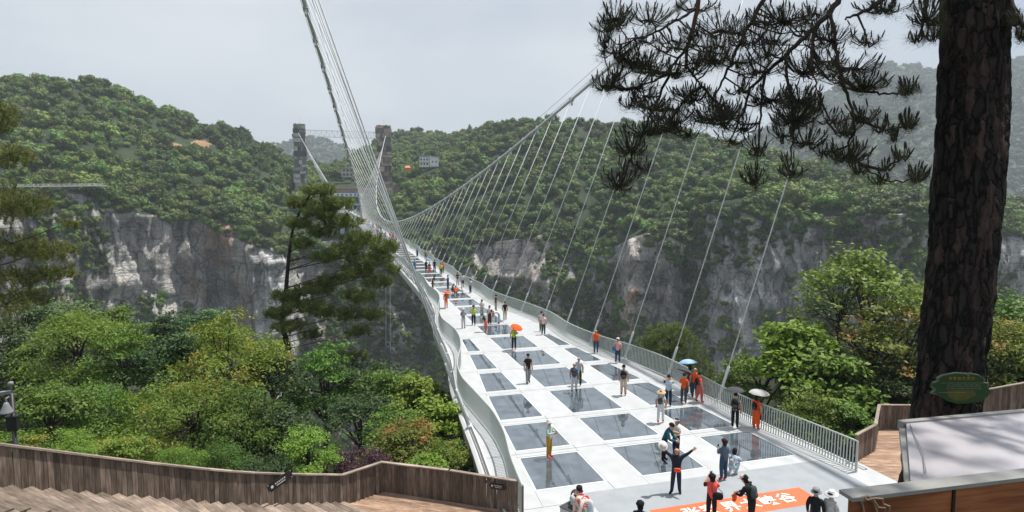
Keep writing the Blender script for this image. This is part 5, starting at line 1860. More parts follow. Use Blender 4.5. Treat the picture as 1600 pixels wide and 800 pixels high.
rock_tower(467.5, 195, 4.9, 4.4, 22, 'grey rock clad bridge tower, left of the two at the far end', MAT['tower_rock'], 3)
rock_tower(599, 197, 6.2, 4.8, 22, 'brownish rock clad bridge tower, right of the two at the far end', MAT['tower_warm'], 8)
ta, tb = Vector(at_d(477, 203, 506)), Vector(at_d(588, 203, 506))
tc_, td_ = Vector(at_d(477, 213, 506)), Vector(at_d(588, 213, 506))
ta.y = tb.y = tc_.y = td_.y = 506; tb.z = ta.z; td_.z = tc_.z
truss = empty('tower_truss', tc_)
tag(truss, 'light steel truss spanning between the two rock towers', 'truss')
for sy in (-1.5, 1.5):
    for a, c, nm in ((ta, tb, 'upper_chord'), (tc_, td_, 'lower_chord')):
        mb = MB(); mb.beam(a - tc_ + Vector((0, sy, 0)), c - tc_ + Vector((0, sy, 0)), .18, .18); mb.build(nm, MAT['cable'], truss)
mb = MB()
for k in range(27):
    t0, t1 = k / 27, (k + 1) / 27
    for sy in (-1.5, 1.5):
        o_ = Vector((0, sy, 0)) - tc_
        mb.beam(tc_.lerp(td_, t0) + o_, ta.lerp(tb, t0) + o_, .12, .12, up=(0, 1, 0))
        mb.beam((tc_ if k % 2 else ta).lerp(td_ if k % 2 else tb, t0) + o_, (ta if k % 2 else tc_).lerp(tb if k % 2 else td_, t1) + o_, .1, .1, up=(0, 1, 0))
mb.build('lattice', MAT['cable'], truss)['kind'] = 'stuff'

# bridge entrance pavilion at the far end
q = at_d(545, 326, 490); zf = deck_z(478) - .05
pav = empty('entrance_pavilion', (q[0], 489, zf))
tag(pav, 'flat roofed entrance pavilion with blue sign band at the far bridge end', 'building')
def pb(name, c, s, mat, parent=None):
    mb = MB(); mb.box(c, s); return mb.build(name, mat, parent or pav)
pb('floor', (0, 0, -1.2), (24, 22, 2.4), MAT['concrete'])
pb('rear_wall', (0, 8, 5), (21, .5, 10), MAT['brick_wall'])
for sx in (-9, -3, 3, 9): pb('column', (sx, -8, 4.2), (.7, .7, 8.4), MAT['wall_white'])
pb('lower_roof', (0, -2, 5.3), (21, 16, .6), MAT['wall_white'])
pb('blue_band', (0, -10.1, 4.6), (20, .15, 1.0), MAT['blue_paint'])
up_ = pb('upper_storey', (0, 2, 8.2), (19, 10, 5), MAT['dark_window'])
rf = pb('upper_roof', (0, 0, 11.2), (23, 18, .7), MAT['concrete'])
band = pb('sign_band', (0, -9.1, 12.6), (20, .3, 2.2), MAT['wall_white'], pav)
for k in range(6): pb('sign_block', (-8 + k * 3.2, -9.3, 12.6), (2.0, .12, 1.5), MAT['blue_paint'], band)

wall_a = empty('retaining_wall', (q[0] - 2, 513, 10))
tag(wall_a, 'brown stone retaining wall behind the far bridge entrance', 'wall')
mb = MB(); mb.box((0, 0, 7), (46, 2, 14)); mb.build('wall_face', MAT['brick_wall'], wall_a)
mb = MB(); mb.box((0, -.2, 14.2), (47, 2.6, .5)); mb.build('coping', MAT['concrete'], wall_a)
q2 = at_d(627, 290, 512)
wall_b = empty('retaining_wall', (q2[0], q2[1], 18)); tag(wall_b, 'low reddish stone wall right of the brownish tower', 'wall')
mb = MB(); mb.box((0, 0, 3.6), (13, 2, 7.2)); mb.build('wall_face', MAT['brick_wall'], wall_b)
mb = MB(); mb.box((0, -.2, 7.4), (13.6, 2.5, .4)); mb.build('coping', MAT['concrete'], wall_b)

# white house on the hillside
hz = HOUSE_AT[2] - 6
house = empty('white_house', (HOUSE_AT[0], HOUSE_AT[1], hz + 2), -math.atan2(HOUSE_AT[0], HOUSE_AT[1]))
house.scale = (.85, .85, .85)
tag(house, 'white two storey house with blue roof edge among the hillside trees', 'house')
pb('rear_wing', (-5.5, 0, 6.5), (10, 9, 11), MAT['wall_white'], house)
pb('gable_wing', (5, -1.5, 6.2), (9.5, 9, 9.4), MAT['wall_white'], house)
r1 = pb('roof', (-5.5, 0, 12.3), (11.4, 10.4, .7), MAT['blue_paint'], house)
mb = MB(); mb.hexa([(-.3, -6.6, 10.9), (10.2, -6.6, 10.9), (10.2, 3.4, 10.9), (-.3, 3.4, 10.9), (-.3, -6.6, 12.3), (10.2, -6.6, 11.2), (10.2, 3.4, 11.2), (-.3, 3.4, 12.3)])
mb.build('roof', MAT['wall_white'], house)
for r_ in range(2):
    for c_ in range(3):
        w_ = pb('window', (-8.6 + c_ * 3.1, -4.55, 4.2 + r_ * 4.6), (1.7, .15, 2.2), MAT['dark_window'], house)
        pb('sill', (-8.6 + c_ * 3.1, -4.65, 3.0 + r_ * 4.6), (2.0, .3, .2), MAT['wall_white'], w_)
for x_ in (3.4, 7.2): pb('window', (x_, -6.05, 6.6), (1.4, .15, 1.8), MAT['dark_window'], house)
pb('balcony', (-5.5, -5.2, 6.6), (10, 1.4, .3), MAT['wall_white'], house)
q = at_d(543, 272, 545)
hut = empty('concrete_hut', (q[0], q[1], q[2] - 3)); tag(hut, 'unfinished grey concrete hut behind the left hangers', 'hut')
pb('walls', (0, 0, 4), (10, 7, 8), MAT['concrete'], hut); pb('roof', (0, 0, 8.3), (11.5, 8.5, .6), MAT['concrete'], hut)
for x_ in (-3, 0, 3):
    for z_ in (2.4, 6): pb('window', (x_, -3.55, z_), (1.8, .14, 1.9), MAT['dark_window'], hut)
q = at_d(637, 265, 530)
tent = empty('orange_canopy', (q[0], q[1], q[2] - 1.5)); tag(tent, 'small orange canopy beside the brownish tower', 'canopy')
mb = MB(); mb.add([(-2.6, -2, 3), (2.6, -2, 3), (2.6, 2, 3), (-2.6, 2, 3), (-1.6, 0, 4.8), (1.6, 0, 4.8)], [(0, 1, 5, 4), (1, 2, 5), (2, 3, 4, 5), (3, 0, 4), (3, 2, 1, 0)]); mb.build('cover', MAT['orange_tarp'], tent)
for sx in (-2.4, 2.4):
    for sy in (-1.8, 1.8):
        mb = MB(); mb.tube([(sx, sy, 0), (sx, sy, 3)], .1, 6); mb.build('leg', MAT['orange_tarp'], tent)
mb = MB(); mb.box((.3, -1.4, 1.6), (4.2, .2, 2.4)); mb.build('side_sheet', MAT['orange_tarp'], tent)

# walkway built along the left cliff
walk = empty('cliff_walkway', tuple(at_d(100, 291, 384)))
tag(walk, 'narrow railed walkway built along the top of the left cliff', 'walkway')
wb = Vector(walk.location)
pts = [Vector(at_d(x, 291.5 - (x - 30) * .01, np.interp(x, [0, 60, 130, 165], [370, 375, 385, 391]))) for x in range(-20, 172, 8)]
for nm, dz, w_, h_ in (('floor_slab', 0, 2.6, .5), ('hand_rail', 1.1, .1, .1), ('mid_rail', .6, .08, .08)):
    mb = MB()
    for a, c in zip(pts[:-1], pts[1:]): mb.beam(a - wb + Vector((0, 0, dz)), c - wb + Vector((0, 0, dz)), w_, h_)
    mb.build(nm, MAT['concrete'] if nm == 'floor_slab' else MAT['wall_white'], walk)
for a, c in zip(pts[:-1], pts[1:]):
    mb = MB(); p_ = a - wb; mb.beam(p_, p_ + Vector((0, 0, 1.1)), .1, .1); mb.beam(p_ + Vector((0, 0, -.2)), p_ + Vector((1.2, 3.6, -1.6)), .15, .15); mb.build('post', MAT['wall_white'], walk)

# ropes hanging below the bridge
for k, (x_, yb_) in enumerate(((603, 536), (610, 545))):
    yy = 120.0
    tp = Vector(at_d(x_, 420, 118)); bt = Vector(at_d(x_, yb_, 118))
    root = empty('hanging_rope', tp)
    tag(root, ('pale rope hanging below the bridge, left one of the pair', 'pale rope with looped end hanging below the bridge, right one of the pair')[k], 'rope')
    up2 = Vector((axis_x(tp.y) - 2.4, tp.y, deck_z(tp.y) - 1.0))
    mb = MB(); mb.tube([up2 - tp, Vector((0, 0, 0)), bt - tp], .045, 6); mb.build('rope', MAT['cable'], root)
    mb = MB(); mb.tube([bt - tp + Vector((math.cos(a) * .35 + .35, 0, math.sin(a) * .6 - .3)) for a in np.linspace(0, 6.28, 10)], .04, 5); mb.build('loop', MAT['cable'], root)
# ------------------------------------------------------------------ mat and lettering on the landing
MAT['grey_mat'] = plain('grey_mat', (.28, .305, .33), .85, .10, 1.5, bump=.1)
MAT['orange_sheet'] = plain('orange_sheet', (.80, .13, .045), .6, .05, 2)
MAT['paint_white'] = plain('paint_white', (.8, .8, .8), .6, .03, 3)
mb = MB()
mb.hexa([(8.25, 8.2, .004), (18.75, 8.2, .004), (18.75, 19.55, .004), (8.25, 19.55, .004), (8.25, 8.2, .010), (18.75, 8.2, .010), (18.75, 19.55, .010), (8.25, 19.55, .010)])
mb.v = [(x - 13.5, y - 15, z) for x, y, z in mb.v]
tag(mb.build('grey_mat', MAT['grey_mat'], None, loc=(13.5, 15, .0)), 'large pale grey mat covering the bridge landing', 'mat')
ban = empty('orange_banner', (13.05, 17.2, .012))
tag(ban, 'orange strip with white Chinese lettering lying on the grey mat', 'banner')
a_, b_ = at_z(1022, 799), at_z(1253, 763)
c_, d_ = at_z(1292, 786), at_z(1030, 830)
mb = MB()
pts = [(a_[0], a_[1]), (d_[0], d_[1]), (c_[0], c_[1]), (b_[0], b_[1])]
pts = [(9.95, 17.78), (9.95, 16.62), (16.15, 16.62), (16.15, 17.78)]
mb.add([(x - 13.05, y - 17.2, 0) for x, y in pts] + [(x - 13.05, y - 17.2, .004) for x, y in pts], [(4, 5, 6, 7), (0, 3, 2, 1), (0, 1, 5, 4), (1, 2, 6, 5), (2, 3, 7, 6), (3, 0, 4, 7)])
mb.build('sheet', MAT['orange_sheet'], ban)
for ch, (px, py) in zip('张家界大峡谷', ((1080, 800), (1109, 796), (1142, 791.5), (1172, 787.5), (1201, 783.5), (1229, 779))):
    cu = bpy.data.curves.new('lettering', 'FONT')
    cu.body = ch; cu.size = .68; cu.align_x = 'CENTER'; cu.align_y = 'CENTER'; cu.offset = .012
    cu.materials.append(MAT['paint_white'])
    q = at_z(px, py)
    o = bpy.data.objects.new('lettering', cu); col.objects.link(o); o.parent = ban
    o.location = (q[0] - 13.05, 0, .009)
bpy.context.view_layer.update()
_dg = bpy.context.evaluated_depsgraph_get()
for o in [c for c in ban.children if c.type == 'FONT']:
    me = bpy.data.meshes.new_from_object(o.evaluated_get(_dg)); loc_ = o.location.copy()
    if not me.materials: me.materials.append(MAT['paint_white'])
    bpy.data.objects.remove(o)
    link('character', me, ban, loc_)

# ------------------------------------------------------------------ people
COL = dict(navy=(.015, .022, .04), black=(.012, .012, .014), jeans=(.035, .065, .12), dkjeans=(.018, .03, .06), denim=(.075, .11, .16), blue=(.03, .16, .34), ltblue=(.42, .52, .60), white=(.58, .58, .57), cream=(.6, .56, .46),
           grey=(.22, .23, .24), ltgrey=(.42, .43, .44), dkgrey=(.06, .065, .07), orange=(.75, .10, .02), red=(.62, .035, .035), coral=(.75, .09, .07), pink=(.66, .32, .32), ltpink=(.70, .50, .48), mustard=(.48, .27, .045), mint=(.42, .52, .46),
           khaki=(.36, .30, .22), beige=(.50, .42, .31), lime=(.42, .58, .05), green=(.03, .08, .05), dkgreen=(.02, .05, .03), brown=(.09, .035, .022), teal=(.02, .09, .13), hair=(.012, .010, .010), brownhair=(.03, .016, .012),
           greyhair=(.16, .15, .14), skin=(.48, .27, .18), sole=(.03, .03, .03), maroon=(.16, .02, .03), yellow=(.65, .42, .03), floral=(.55, .12, .10), straw=(.55, .40, .24), skyblue=(.30, .46, .70), plaid=(.42, .42, .42))
_cm = {}
def cloth(c):
    if c not in _cm:
        pat = c in ('floral', 'plaid')
        _cm[c] = plain('cloth_' + c, COL[c], .55 if c == 'skin' else .85, .5 if pat else .14, 26 if pat else 9, spec=.35 if c == 'skin' else .2)
    return _cm[c]


def base_pose():
    J = dict(pel=(0, 0, .93), wai=(0, 0, 1.06), che=(0, .01, 1.25), nb=(0, .015, 1.40), nk=(0, .0, 1.47), h1=(0, -.02, 1.535), h2=(0, -.012, 1.60), h3=(0, .0, 1.665))
    for s, n in ((-1, 'l'), (1, 'r')):
        J.update({'hip' + n: (s * .088, 0, .88), 'kn' + n: (s * .10, -.015, .49), 'an' + n: (s * .105, .02, .09), 'to' + n: (s * .12, -.13, .04),
                  'sh' + n: (s * .165, .015, 1.365), 'el' + n: (s * .235, .02, 1.11), 'wr' + n: (s * .235, -.06, .88), 'ha' + n: (s * .23, -.09, .80)})
    return J


def sh_torso(J, dy, dz, tilt=0.0, keys=('pel', 'wai', 'che', 'nb', 'nk', 'h1', 'h2', 'h3', 'shl', 'shr', 'ell', 'elr', 'wrl', 'wrr', 'hal', 'har')):
    """move the upper body and tilt it forward about the pelvis"""
    c, s = math.cos(tilt), math.sin(tilt)
    pz = .93
    for k in keys:
        x, y, z = J[k]
        z2 = z - pz
        J[k] = (x, y * c - z2 * s + dy, y * s + z2 * c + pz + dz)


def arm(J, n, el, wr):
    J['el' + n], J['wr' + n] = el, wr
    d_ = (Vector(wr) - Vector(el)).normalized()
    J['ha' + n] = tuple(Vector(wr) + d_ * .085)


def make_pose(p, rnd):
    J = base_pose()
    if p == 'stand': pass
    elif p == 'wide': J['knl'], J['anl'], J['tol'] = (-.14, -.03, .49), (-.17, -.02, .09), (-.22, -.16, .04); J['knr'], J['anr'], J['tor'] = (.12, -.02, .49), (.14, .04, .09), (.20, -.09, .04)
    elif p == 'arms_up':
        J['knl'], J['anl'], J['tol'] = (-.12, -.05, .49), (-.15, -.05, .09), (-.24, -.17, .04); J['anr'], J['tor'] = (.13, .05, .09), (.16, -.1, .04)
        arm(J, 'l', (-.33, -.04, 1.47), (-.43, -.12, 1.66)); arm(J, 'r', (.37, -.03, 1.50), (.54, -.08, 1.69))
    elif p == 'photo': arm(J, 'l', (-.24, -.20, 1.20), (-.09, -.36, 1.42)); arm(J, 'r', (.24, -.20, 1.20), (.09, -.36, 1.42))
    elif p == 'phone': arm(J, 'l', (-.23, -.06, 1.12), (-.08, -.27, 1.18)); arm(J, 'r', (.23, -.06, 1.12), (.08, -.27, 1.20))
    elif p == 'umb': arm(J, 'r', (.23, -.10, 1.12), (.12, -.22, 1.27))
    elif p == 'walk':
        J['knl'], J['anl'], J['tol'] = (-.10, -.14, .50), (-.10, -.20, .09), (-.11, -.36, .06)
        J['knr'], J['anr'], J['tor'] = (.10, .04, .49), (.10, .25, .15), (.11, .14, .04)
        arm(J, 'l', (-.24, .12, 1.13), (-.24, .10, .90)); arm(J, 'r', (.24, -.08, 1.12), (.22, -.22, .93))
    elif p == 'walk2':
        J['knl'], J['anl'], J['tol'] = (-.10, -.10, .50), (-.10, -.10, .09), (-.11, -.25, .05)
        J['knr'], J['anr'], J['tor'] = (.10, .02, .49), (.10, .14, .11), (.11, .0, .04)
    elif p == 'point': arm(J, 'l', (-.30, -.12, 1.28), (-.36, -.36, 1.30))
    elif p == 'hip': arm(J, 'l', (-.33, .06, 1.13), (-.16, -.06, 1.0)); arm(J, 'r', (.23, -.05, 1.12), (.12, -.24, 1.16))
    elif p == 'crouch':
        sh_torso(J, .12, -.60, .42)
        J['hipl'], J['hipr'] = (-.09, .12, .30), (.09, .12, .30)
        for s, n in ((-1, 'l'), (1, 'r')):
            J['kn' + n], J['an' + n], J['to' + n] = (s * .15, -.24, .46), (s * .12, .0, .09), (s * .14, -.15, .04)
            arm(J, n, (s * .24, -.22, .58), (s * .08, -.42, .52))
    elif p == 'sit':
        sh_torso(J, .0, -.47, .38)
        J['hipl'], J['hipr'] = (-.09, 0, .43), (.09, 0, .43)
        for s, n in ((-1, 'l'), (1, 'r')):
            J['kn' + n], J['an' + n], J['to' + n] = (s * .13, -.40, .47), (s * .12, -.36, .09), (s * .13, -.50, .04)
            arm(J, n, (s * .25, -.26, .66), (s * .07, -.42, .64))
    elif p == 'bend':
        sh_torso(J, .0, .0, 1.25)
        for s, n in ((-1, 'l'), (1, 'r')):
            arm(J, n, (s * .22, -.50, .86), (s * .13, -.56, .62))
    elif p == 'stoop':
        sh_torso(J, .0, .0, .45)
        for s, n in ((-1, 'l'), (1, 'r')):
            arm(J, n, (s * .24, -.30, 1.02), (s * .10, -.50, .98))
    return J


CHAIN = [('pel', 'wai'), ('wai', 'che'), ('che', 'nb'), ('nb', 'nk'), ('nk', 'h1'), ('h1', 'h2'), ('h2', 'h3')]
for n_ in 'lr': CHAIN += [('pel', 'hip' + n_), ('hip' + n_, 'kn' + n_), ('kn' + n_, 'an' + n_), ('an' + n_, 'to' + n_), ('che', 'sh' + n_), ('sh' + n_, 'el' + n_), ('el' + n_, 'wr' + n_), ('wr' + n_, 'ha' + n_)]
RAD = dict(pel=(.185, .135), wai=(.165, .125), che=(.185, .135), nb=(.10, .095), nk=(.062, .065), h1=(.078, .092), h2=(.092, .112), h3=(.066, .08), hip=(.115, .115), kn=(.082, .082), an=(.058, .062), to=(.052, .04), sh=(.085, .085), el=(.062, .062), wr=(.044, .044), ha=(.05, .03))
SEGMAT = {}
def seg_mat(a, b, t, long_sleeve, shorts, skirt):
    a2 = a.rstrip('lr') if a not in ('pel',) else a
    if (a, b) in (('nb', 'nk'),): return 1 if t < .3 else 0
    if a in ('nk', 'h1', 'h2'): return 0
    if a in ('pel', 'wai', 'che') and b in ('wai', 'che', 'nb'): return 1
    if b.startswith('sh'): return 1
    if a.startswith('sh'): return 1 if (long_sleeve or t < .62) else 0
    if a.startswith('el'): return 1 if (long_sleeve and t < .95) else 0
    if a.startswith('wr'): return 0
    if b.startswith('hip'): return 2
    if a.startswith('hip'): return 2 if not (shorts and t > .92) else 0
    if a.startswith('kn'): return (0 if shorts else 2) if t < .93 else 3
    return 3


SKEL = {}
def skeleton_body(pose, fat):
    """continuous body grown over the joints; returns evaluated vertices, quads and joints"""
    key = (pose, round(fat, 2))
    if key in SKEL: return SKEL[key]
    J = make_pose(pose, rng)
    names = list(J)
    me = bpy.data.meshes.new('body_skeleton')
    me.from_pydata([J[k] for k in names], [(names.index(a), names.index(b)) for a, b in CHAIN], [])
    o = bpy.data.objects.new('body_skeleton', me); col.objects.link(o)
    sk = o.modifiers.new('skin', 'SKIN'); sk.use_smooth_shade = True
    sk.branch_smoothing = .6
    for i, k in enumerate(names):
        kk_ = k[:-1] if k[:-1] in RAD else k
        r_ = RAD[kk_]
        f = fat if kk_ in ('pel', 'wai', 'che', 'hip', 'sh') else 1.0
        me.skin_vertices[0].data[i].radius = (r_[0] * f, r_[1] * f)
        me.skin_vertices[0].data[i].use_root = (k == 'pel')
    sb = o.modifiers.new('sub', 'SUBSURF'); sb.levels = 1; sb.render_levels = 1
    dg = bpy.context.evaluated_depsgraph_get()
    em = bpy.data.meshes.new_from_object(o.evaluated_get(dg))
    V = [tuple(v.co) for v in em.vertices]; F = [tuple(p.vertices) for p in em.polygons]
    bpy.data.objects.remove(o); bpy.data.meshes.remove(me); bpy.data.meshes.remove(em)
    SKEL[key] = (V, F, J)
    return SKEL[key]


def body_mesh(pose, fat, mats, long_sleeve, shorts, fingers):
    V, F, J = skeleton_body(pose, fat)
    Vn = np.array(V)
    fc = np.array([Vn[list(f)].mean(0) for f in F])
    best = np.full(len(F), 1e9); mi = np.zeros(len(F), int)
    for a, b in CHAIN:
        A, B = np.array(J[a]), np.array(J[b]); AB = B - A
        t = np.clip(((fc - A) @ AB) / (AB @ AB), 0, 1)
        d_ = np.linalg.norm(fc - (A + t[:, None] * AB), axis=1)
        w = RAD.get(b[:-1], RAD.get(b))[0]
        d_ = d_ - w * .5
        for i in np.where(d_ < best)[0]:
            best[i] = d_[i]; mi[i] = seg_mat(a, b, t[i], long_sleeve, shorts, False)
    mb = MB(); mb.v = list(V); mb.f = list(F); mb.m = list(mi)
    # nose, ears
    h = Vector(J['h1']); up_ = (Vector(J['h3']) - h).normalized()
    fwd = Vector((0, -1, 0)); fwd = (fwd - up_ * fwd.dot(up_)).normalized(); sd_ = up_.cross(fwd)
    c = h + up_ * .035
    mb.tube([c + fwd * .075 + up_ * .025, c + fwd * .108 - up_ * .008, c + fwd * .08 - up_ * .016], [.010, .016, .010], 6, 0)
    for s in (-1, 1): mb.tube([c + sd_ * s * .078 + up_ * .025, c + sd_ * s * .092 - up_ * .002, c + sd_ * s * .078 - up_ * .03], [.010, .017, .010], 6, 0)
    if fingers:
        for n in 'lr':
            w, q = Vector(J['wr' + n]), Vector(J['ha' + n])
            d_ = (q - w).normalized(); lat = d_.cross(Vector((0, -1, .3))).normalized(); nm = lat.cross(d_)
            for k, ln in enumerate((.062, .075, .08, .074, .06)):
                if k == 0:
                    s0 = q - d_ * .05 + lat * .03; tip = s0 + (d_ * .6 + lat * .8).normalized() * ln
                else:
                    s0 = q + lat * (.03 - .02 * (k - 1)); tip = s0 + (d_ + lat * (.18 - .12 * (k - 1))).normalized() * ln
                md = s0.lerp(tip, .5) - nm * .008
                mb.tube([s0 - d_ * .02, md, tip - nm * .012], [.011, .010, .007], 5, 0)
    return mb.mesh('person_body', mats, True), J


def blob(c, r, seed=0, rings=6, seg=12, cut=None, bump=0.0):
    """rough ellipsoid; cut = lower bound of normalised z kept"""
    rr = random.Random(seed); v, f = [], []
    lo = -1.0 if cut is None else cut
    for i in range(rings + 1):
        zz_ = lo + (1 - lo) * i / rings
        q = math.sqrt(max(0, 1 - zz_ * zz_)) if i < rings else 0.02
        for k in range(seg):
            a = 2 * math.pi * k / seg; b_ = 1 + bump * (rr.random() - .5)
            v.append((c[0] + r[0] * q * math.cos(a) * b_, c[1] + r[1] * q * math.sin(a) * b_, c[2] + r[2] * zz_ * (1 + bump * .3 * (rr.random() - .5))))
    for i in range(rings):
        for k in range(seg):
            k2 = (k + 1) % seg; f.append((i * seg + k, i * seg + k2, (i + 1) * seg + k2, (i + 1) * seg + k))
    f.append(tuple(reversed(range(seg)))); f.append(tuple(range(rings * seg, (rings + 1) * seg)))
    return v, f


def head_frame(J):
    h = Vector(J['h1']); up_ = (Vector(J['h3']) - h).normalized()
    fwd = Vector((0, -1, 0)); fwd = (fwd - up_ * fwd.dot(up_)).normalized()
    M = Matrix((up_.cross(fwd) * -1, -fwd, up_)).transposed().to_4x4()
    M.translation = h + up_ * .06
    return M


PEOPLE = []
def person(px, py, face, label, pose='stand', top='white', bottom='jeans', shoes='sole', hair='hair', style='short', hat=None, hatc='white', sleeve=False, shorts=False, skirt=None, h=1.68, fat=1.0, near=False, group=None, zoff=0.0):
    """visitor whose feet stand at this point of the deck; face 0 = towards the camera, 90 = to the right"""
    q = at_z(px, py)
    for _ in range(3): q = at_z(px, py, deck_z(q[1]) if q[1] > 18 else 0)
    ang = math.atan2(-q[1], -q[0]) + R(face)
    k = h / 1.68
    root = empty('person', (q[0], q[1], q[2] + .012 + zoff), ang + math.pi / 2)
    root.scale = (k, k, k)
    tag(root, label, 'person', group or 'visitors on the bridge')
    me, J = body_mesh(pose, fat, [cloth('skin'), cloth(top), cloth(bottom), cloth(shoes)], sleeve, shorts, near)
    b = link('body', me, root)
    M = head_frame(J)
    if style != 'bald':
        mb = MB(); v, f = blob((0, .012, .018), (.098, .118, .112), 3, 7, 12, -.15, .12); mb.add([M @ Vector(p) for p in v], f)
        if style in ('long', 'curly'):
            v, f = blob((0, .06, -.06), (.092, .075, .15 if style == 'long' else .11), 5, 7, 10, None, .25); mb.add([M @ Vector(p) for p in v], f)
        if style == 'curly': v, f = blob((0, .02, .03), (.12, .135, .118), 8, 8, 14, -.2, .3); mb.add([M @ Vector(p) for p in v], f)
        mb.build('hair', cloth(hair), root, True)
    else:
        mb = MB(); v, f = blob((0, .03, -.005), (.094, .104, .06), 3, 5, 12, -.8, .05); mb.add([M @ Vector(p) for p in v], f); mb.build('hair', cloth('greyhair'), root, True)
    if hat:
        mb = MB()
        if hat == 'bucket':
            P_ = [(.165, -.012), (.158, -.002), (.112, .035), (.106, .11), (.07, .128), (.0, .13)]
        elif hat == 'sun': P_ = [(.215, -.012), (.2, .006), (.112, .03), (.104, .12), (.06, .14), (0, .142)]
        elif hat == 'cone': P_ = [(.235, -.02), (.23, -.012), (.12, .06), (.06, .125), (.0, .15)]
        else: P_ = [(.112, .02), (.114, .05), (.10, .115), (.05, .142), (0, .145)]
        if hat == 'visor':
            P_ = [(.110, .02), (.113, .03), (.113, .06), (.108, .065), (.104, .03)]
        mb.lathe(P_, 18)
        if hat in ('cap', 'visor'):
            br = []
            for a in np.linspace(-.95, .95, 9): br.append((math.sin(a) * .105, -math.cos(a) * .105, .03))
            for a in np.linspace(.95, -.95, 9): br.append((math.sin(a) * .10, -math.cos(a) * .12 - .085, .012))
            mb.add(br + [(x, y, z + .008) for x, y, z in br], [tuple(range(18))[::-1], tuple(range(18, 36))] + [(i, (i + 1) % 18, (i + 1) % 18 + 18, i + 18) for i in range(18)])
        mb.v = [tuple(M @ Vector(p)) for p in mb.v]
        mb.build('hat', cloth(hatc), root, True)
    if near:
        mb = MB()
        for s in (-1, 1):
            v, f = blob((s * .033, -.094, -.018), (.014, .010, .008), 1, 4, 6); mb.add([M @ Vector(p) for p in v], f)
            mb.add([M @ Vector(p) for p in ((s * .033 - .02, -.100, .004), (s * .033 + .02, -.100, .004), (s * .033 + .02, -.099, .011), (s * .033 - .02, -.099, .011))], [(0, 1, 2, 3)])
        mb.build('eyes', cloth('hair'), root)
        mb = MB(); v, f = blob((0, -.084, -.085), (.024, .010, .006), 1, 4, 8); mb.add([M @ Vector(p) for p in v], f)
        mb.build('mouth', cloth('maroon'), root)
    if skirt:
        ln = skirt
        mb = MB(); mb.lathe([(.19, .93 - ln), (.195, .93 - ln + .02), (.165, .80), (.155, .95), (.135, 1.08), (.0, 1.09)], 18)
        mb.v = [(x, y * .8, z) for x, y, z in mb.v]
        mb.build('skirt', cloth(bottom if not shorts else top), root, True)
    PEOPLE.append((root, J, k))
    return root, J, k


def wpos(P, v):
    root, J, k = P
    c, s = math.cos(root.rotation_euler.z), math.sin(root.rotation_euler.z)
    v = Vector(v) * k
    return Vector((root.location.x + v.x * c - v.y * s, root.location.y + v.x * s + v.y * c, root.location.z + v.z))


def backpack(P, c1, label, size=1.0):
    root, J, k = P
    b = Vector(J['che']); n = Vector(J['nb'])
    loc = wpos(P, (b.x, b.y + .17, b.z - .06))
    o = empty('backpack', loc, root.rotation_euler.z); tag(o, label, 'backpack', 'bags carried by visitors')
    mb = MB(); v, f = blob((0, 0, 0), (.16 * size, .10 * size, .24 * size), 2, 8, 12); mb.add([(x, max(-.06, y), z) for x, y, z in v], f); mb.build('pack', cloth(c1), o, True)
    mb = MB(); v, f = blob((0, .08 * size, -.08), (.11 * size, .06, .10 * size), 2, 6, 10); mb.add(v, f); mb.build('pocket', cloth('dkgrey'), o, True)
    for s in (-1, 1):
        mb = MB(); mb.tube([(s * .09, -.06, .16), (s * .10, -.17, .22), (s * .10, -.30, .10), (s * .10, -.27, -.10), (s * .12, -.05, -.16)], .018, 6); mb.build('strap', cloth(c1), o, True)


def bag(P, joint, off, c1, label, size=(.26, .12, .20), strap=True):
    root, J, k = P
    loc = wpos(P, Vector(J[joint]) + Vector(off))
    o = empty('shoulder_bag', loc, root.rotation_euler.z); tag(o, label, 'bag', 'bags carried by visitors')
    mb = MB(); v, f = blob((0, 0, 0), (size[0] / 2 * 1.15, size[1] / 2 * 1.15, size[2] / 2 * 1.15), 4, 6, 12)
    mb.add([(max(-size[0] / 2, min(size[0] / 2, x)), max(-size[1] / 2, min(size[1] / 2, y)), max(-size[2] / 2, min(size[2] / 2, z))) for x, y, z in v], f)
    mb.build('pouch', cloth(c1), o, True)
    mb = MB(); mb.box((0, -size[1] / 2 - .004, size[2] * .22), (size[0] * .8, .01, size[2] * .2)); mb.build('flap', cloth('dkgrey'), o)
    if strap:
        t = Vector(J['nb']) - Vector(J[joint]) - Vector(off)
        mb = MB(); mb.tube([(-size[0] / 2, 0, size[2] * .4), t * .5 + Vector((-.1, -.12, 0)), t + Vector((0, -.02, .02)), t * .5 + Vector((.1, .16, 0)), (size[0] / 2, 0, size[2] * .4)], .011, 5); mb.build('strap', cloth('black'), o)


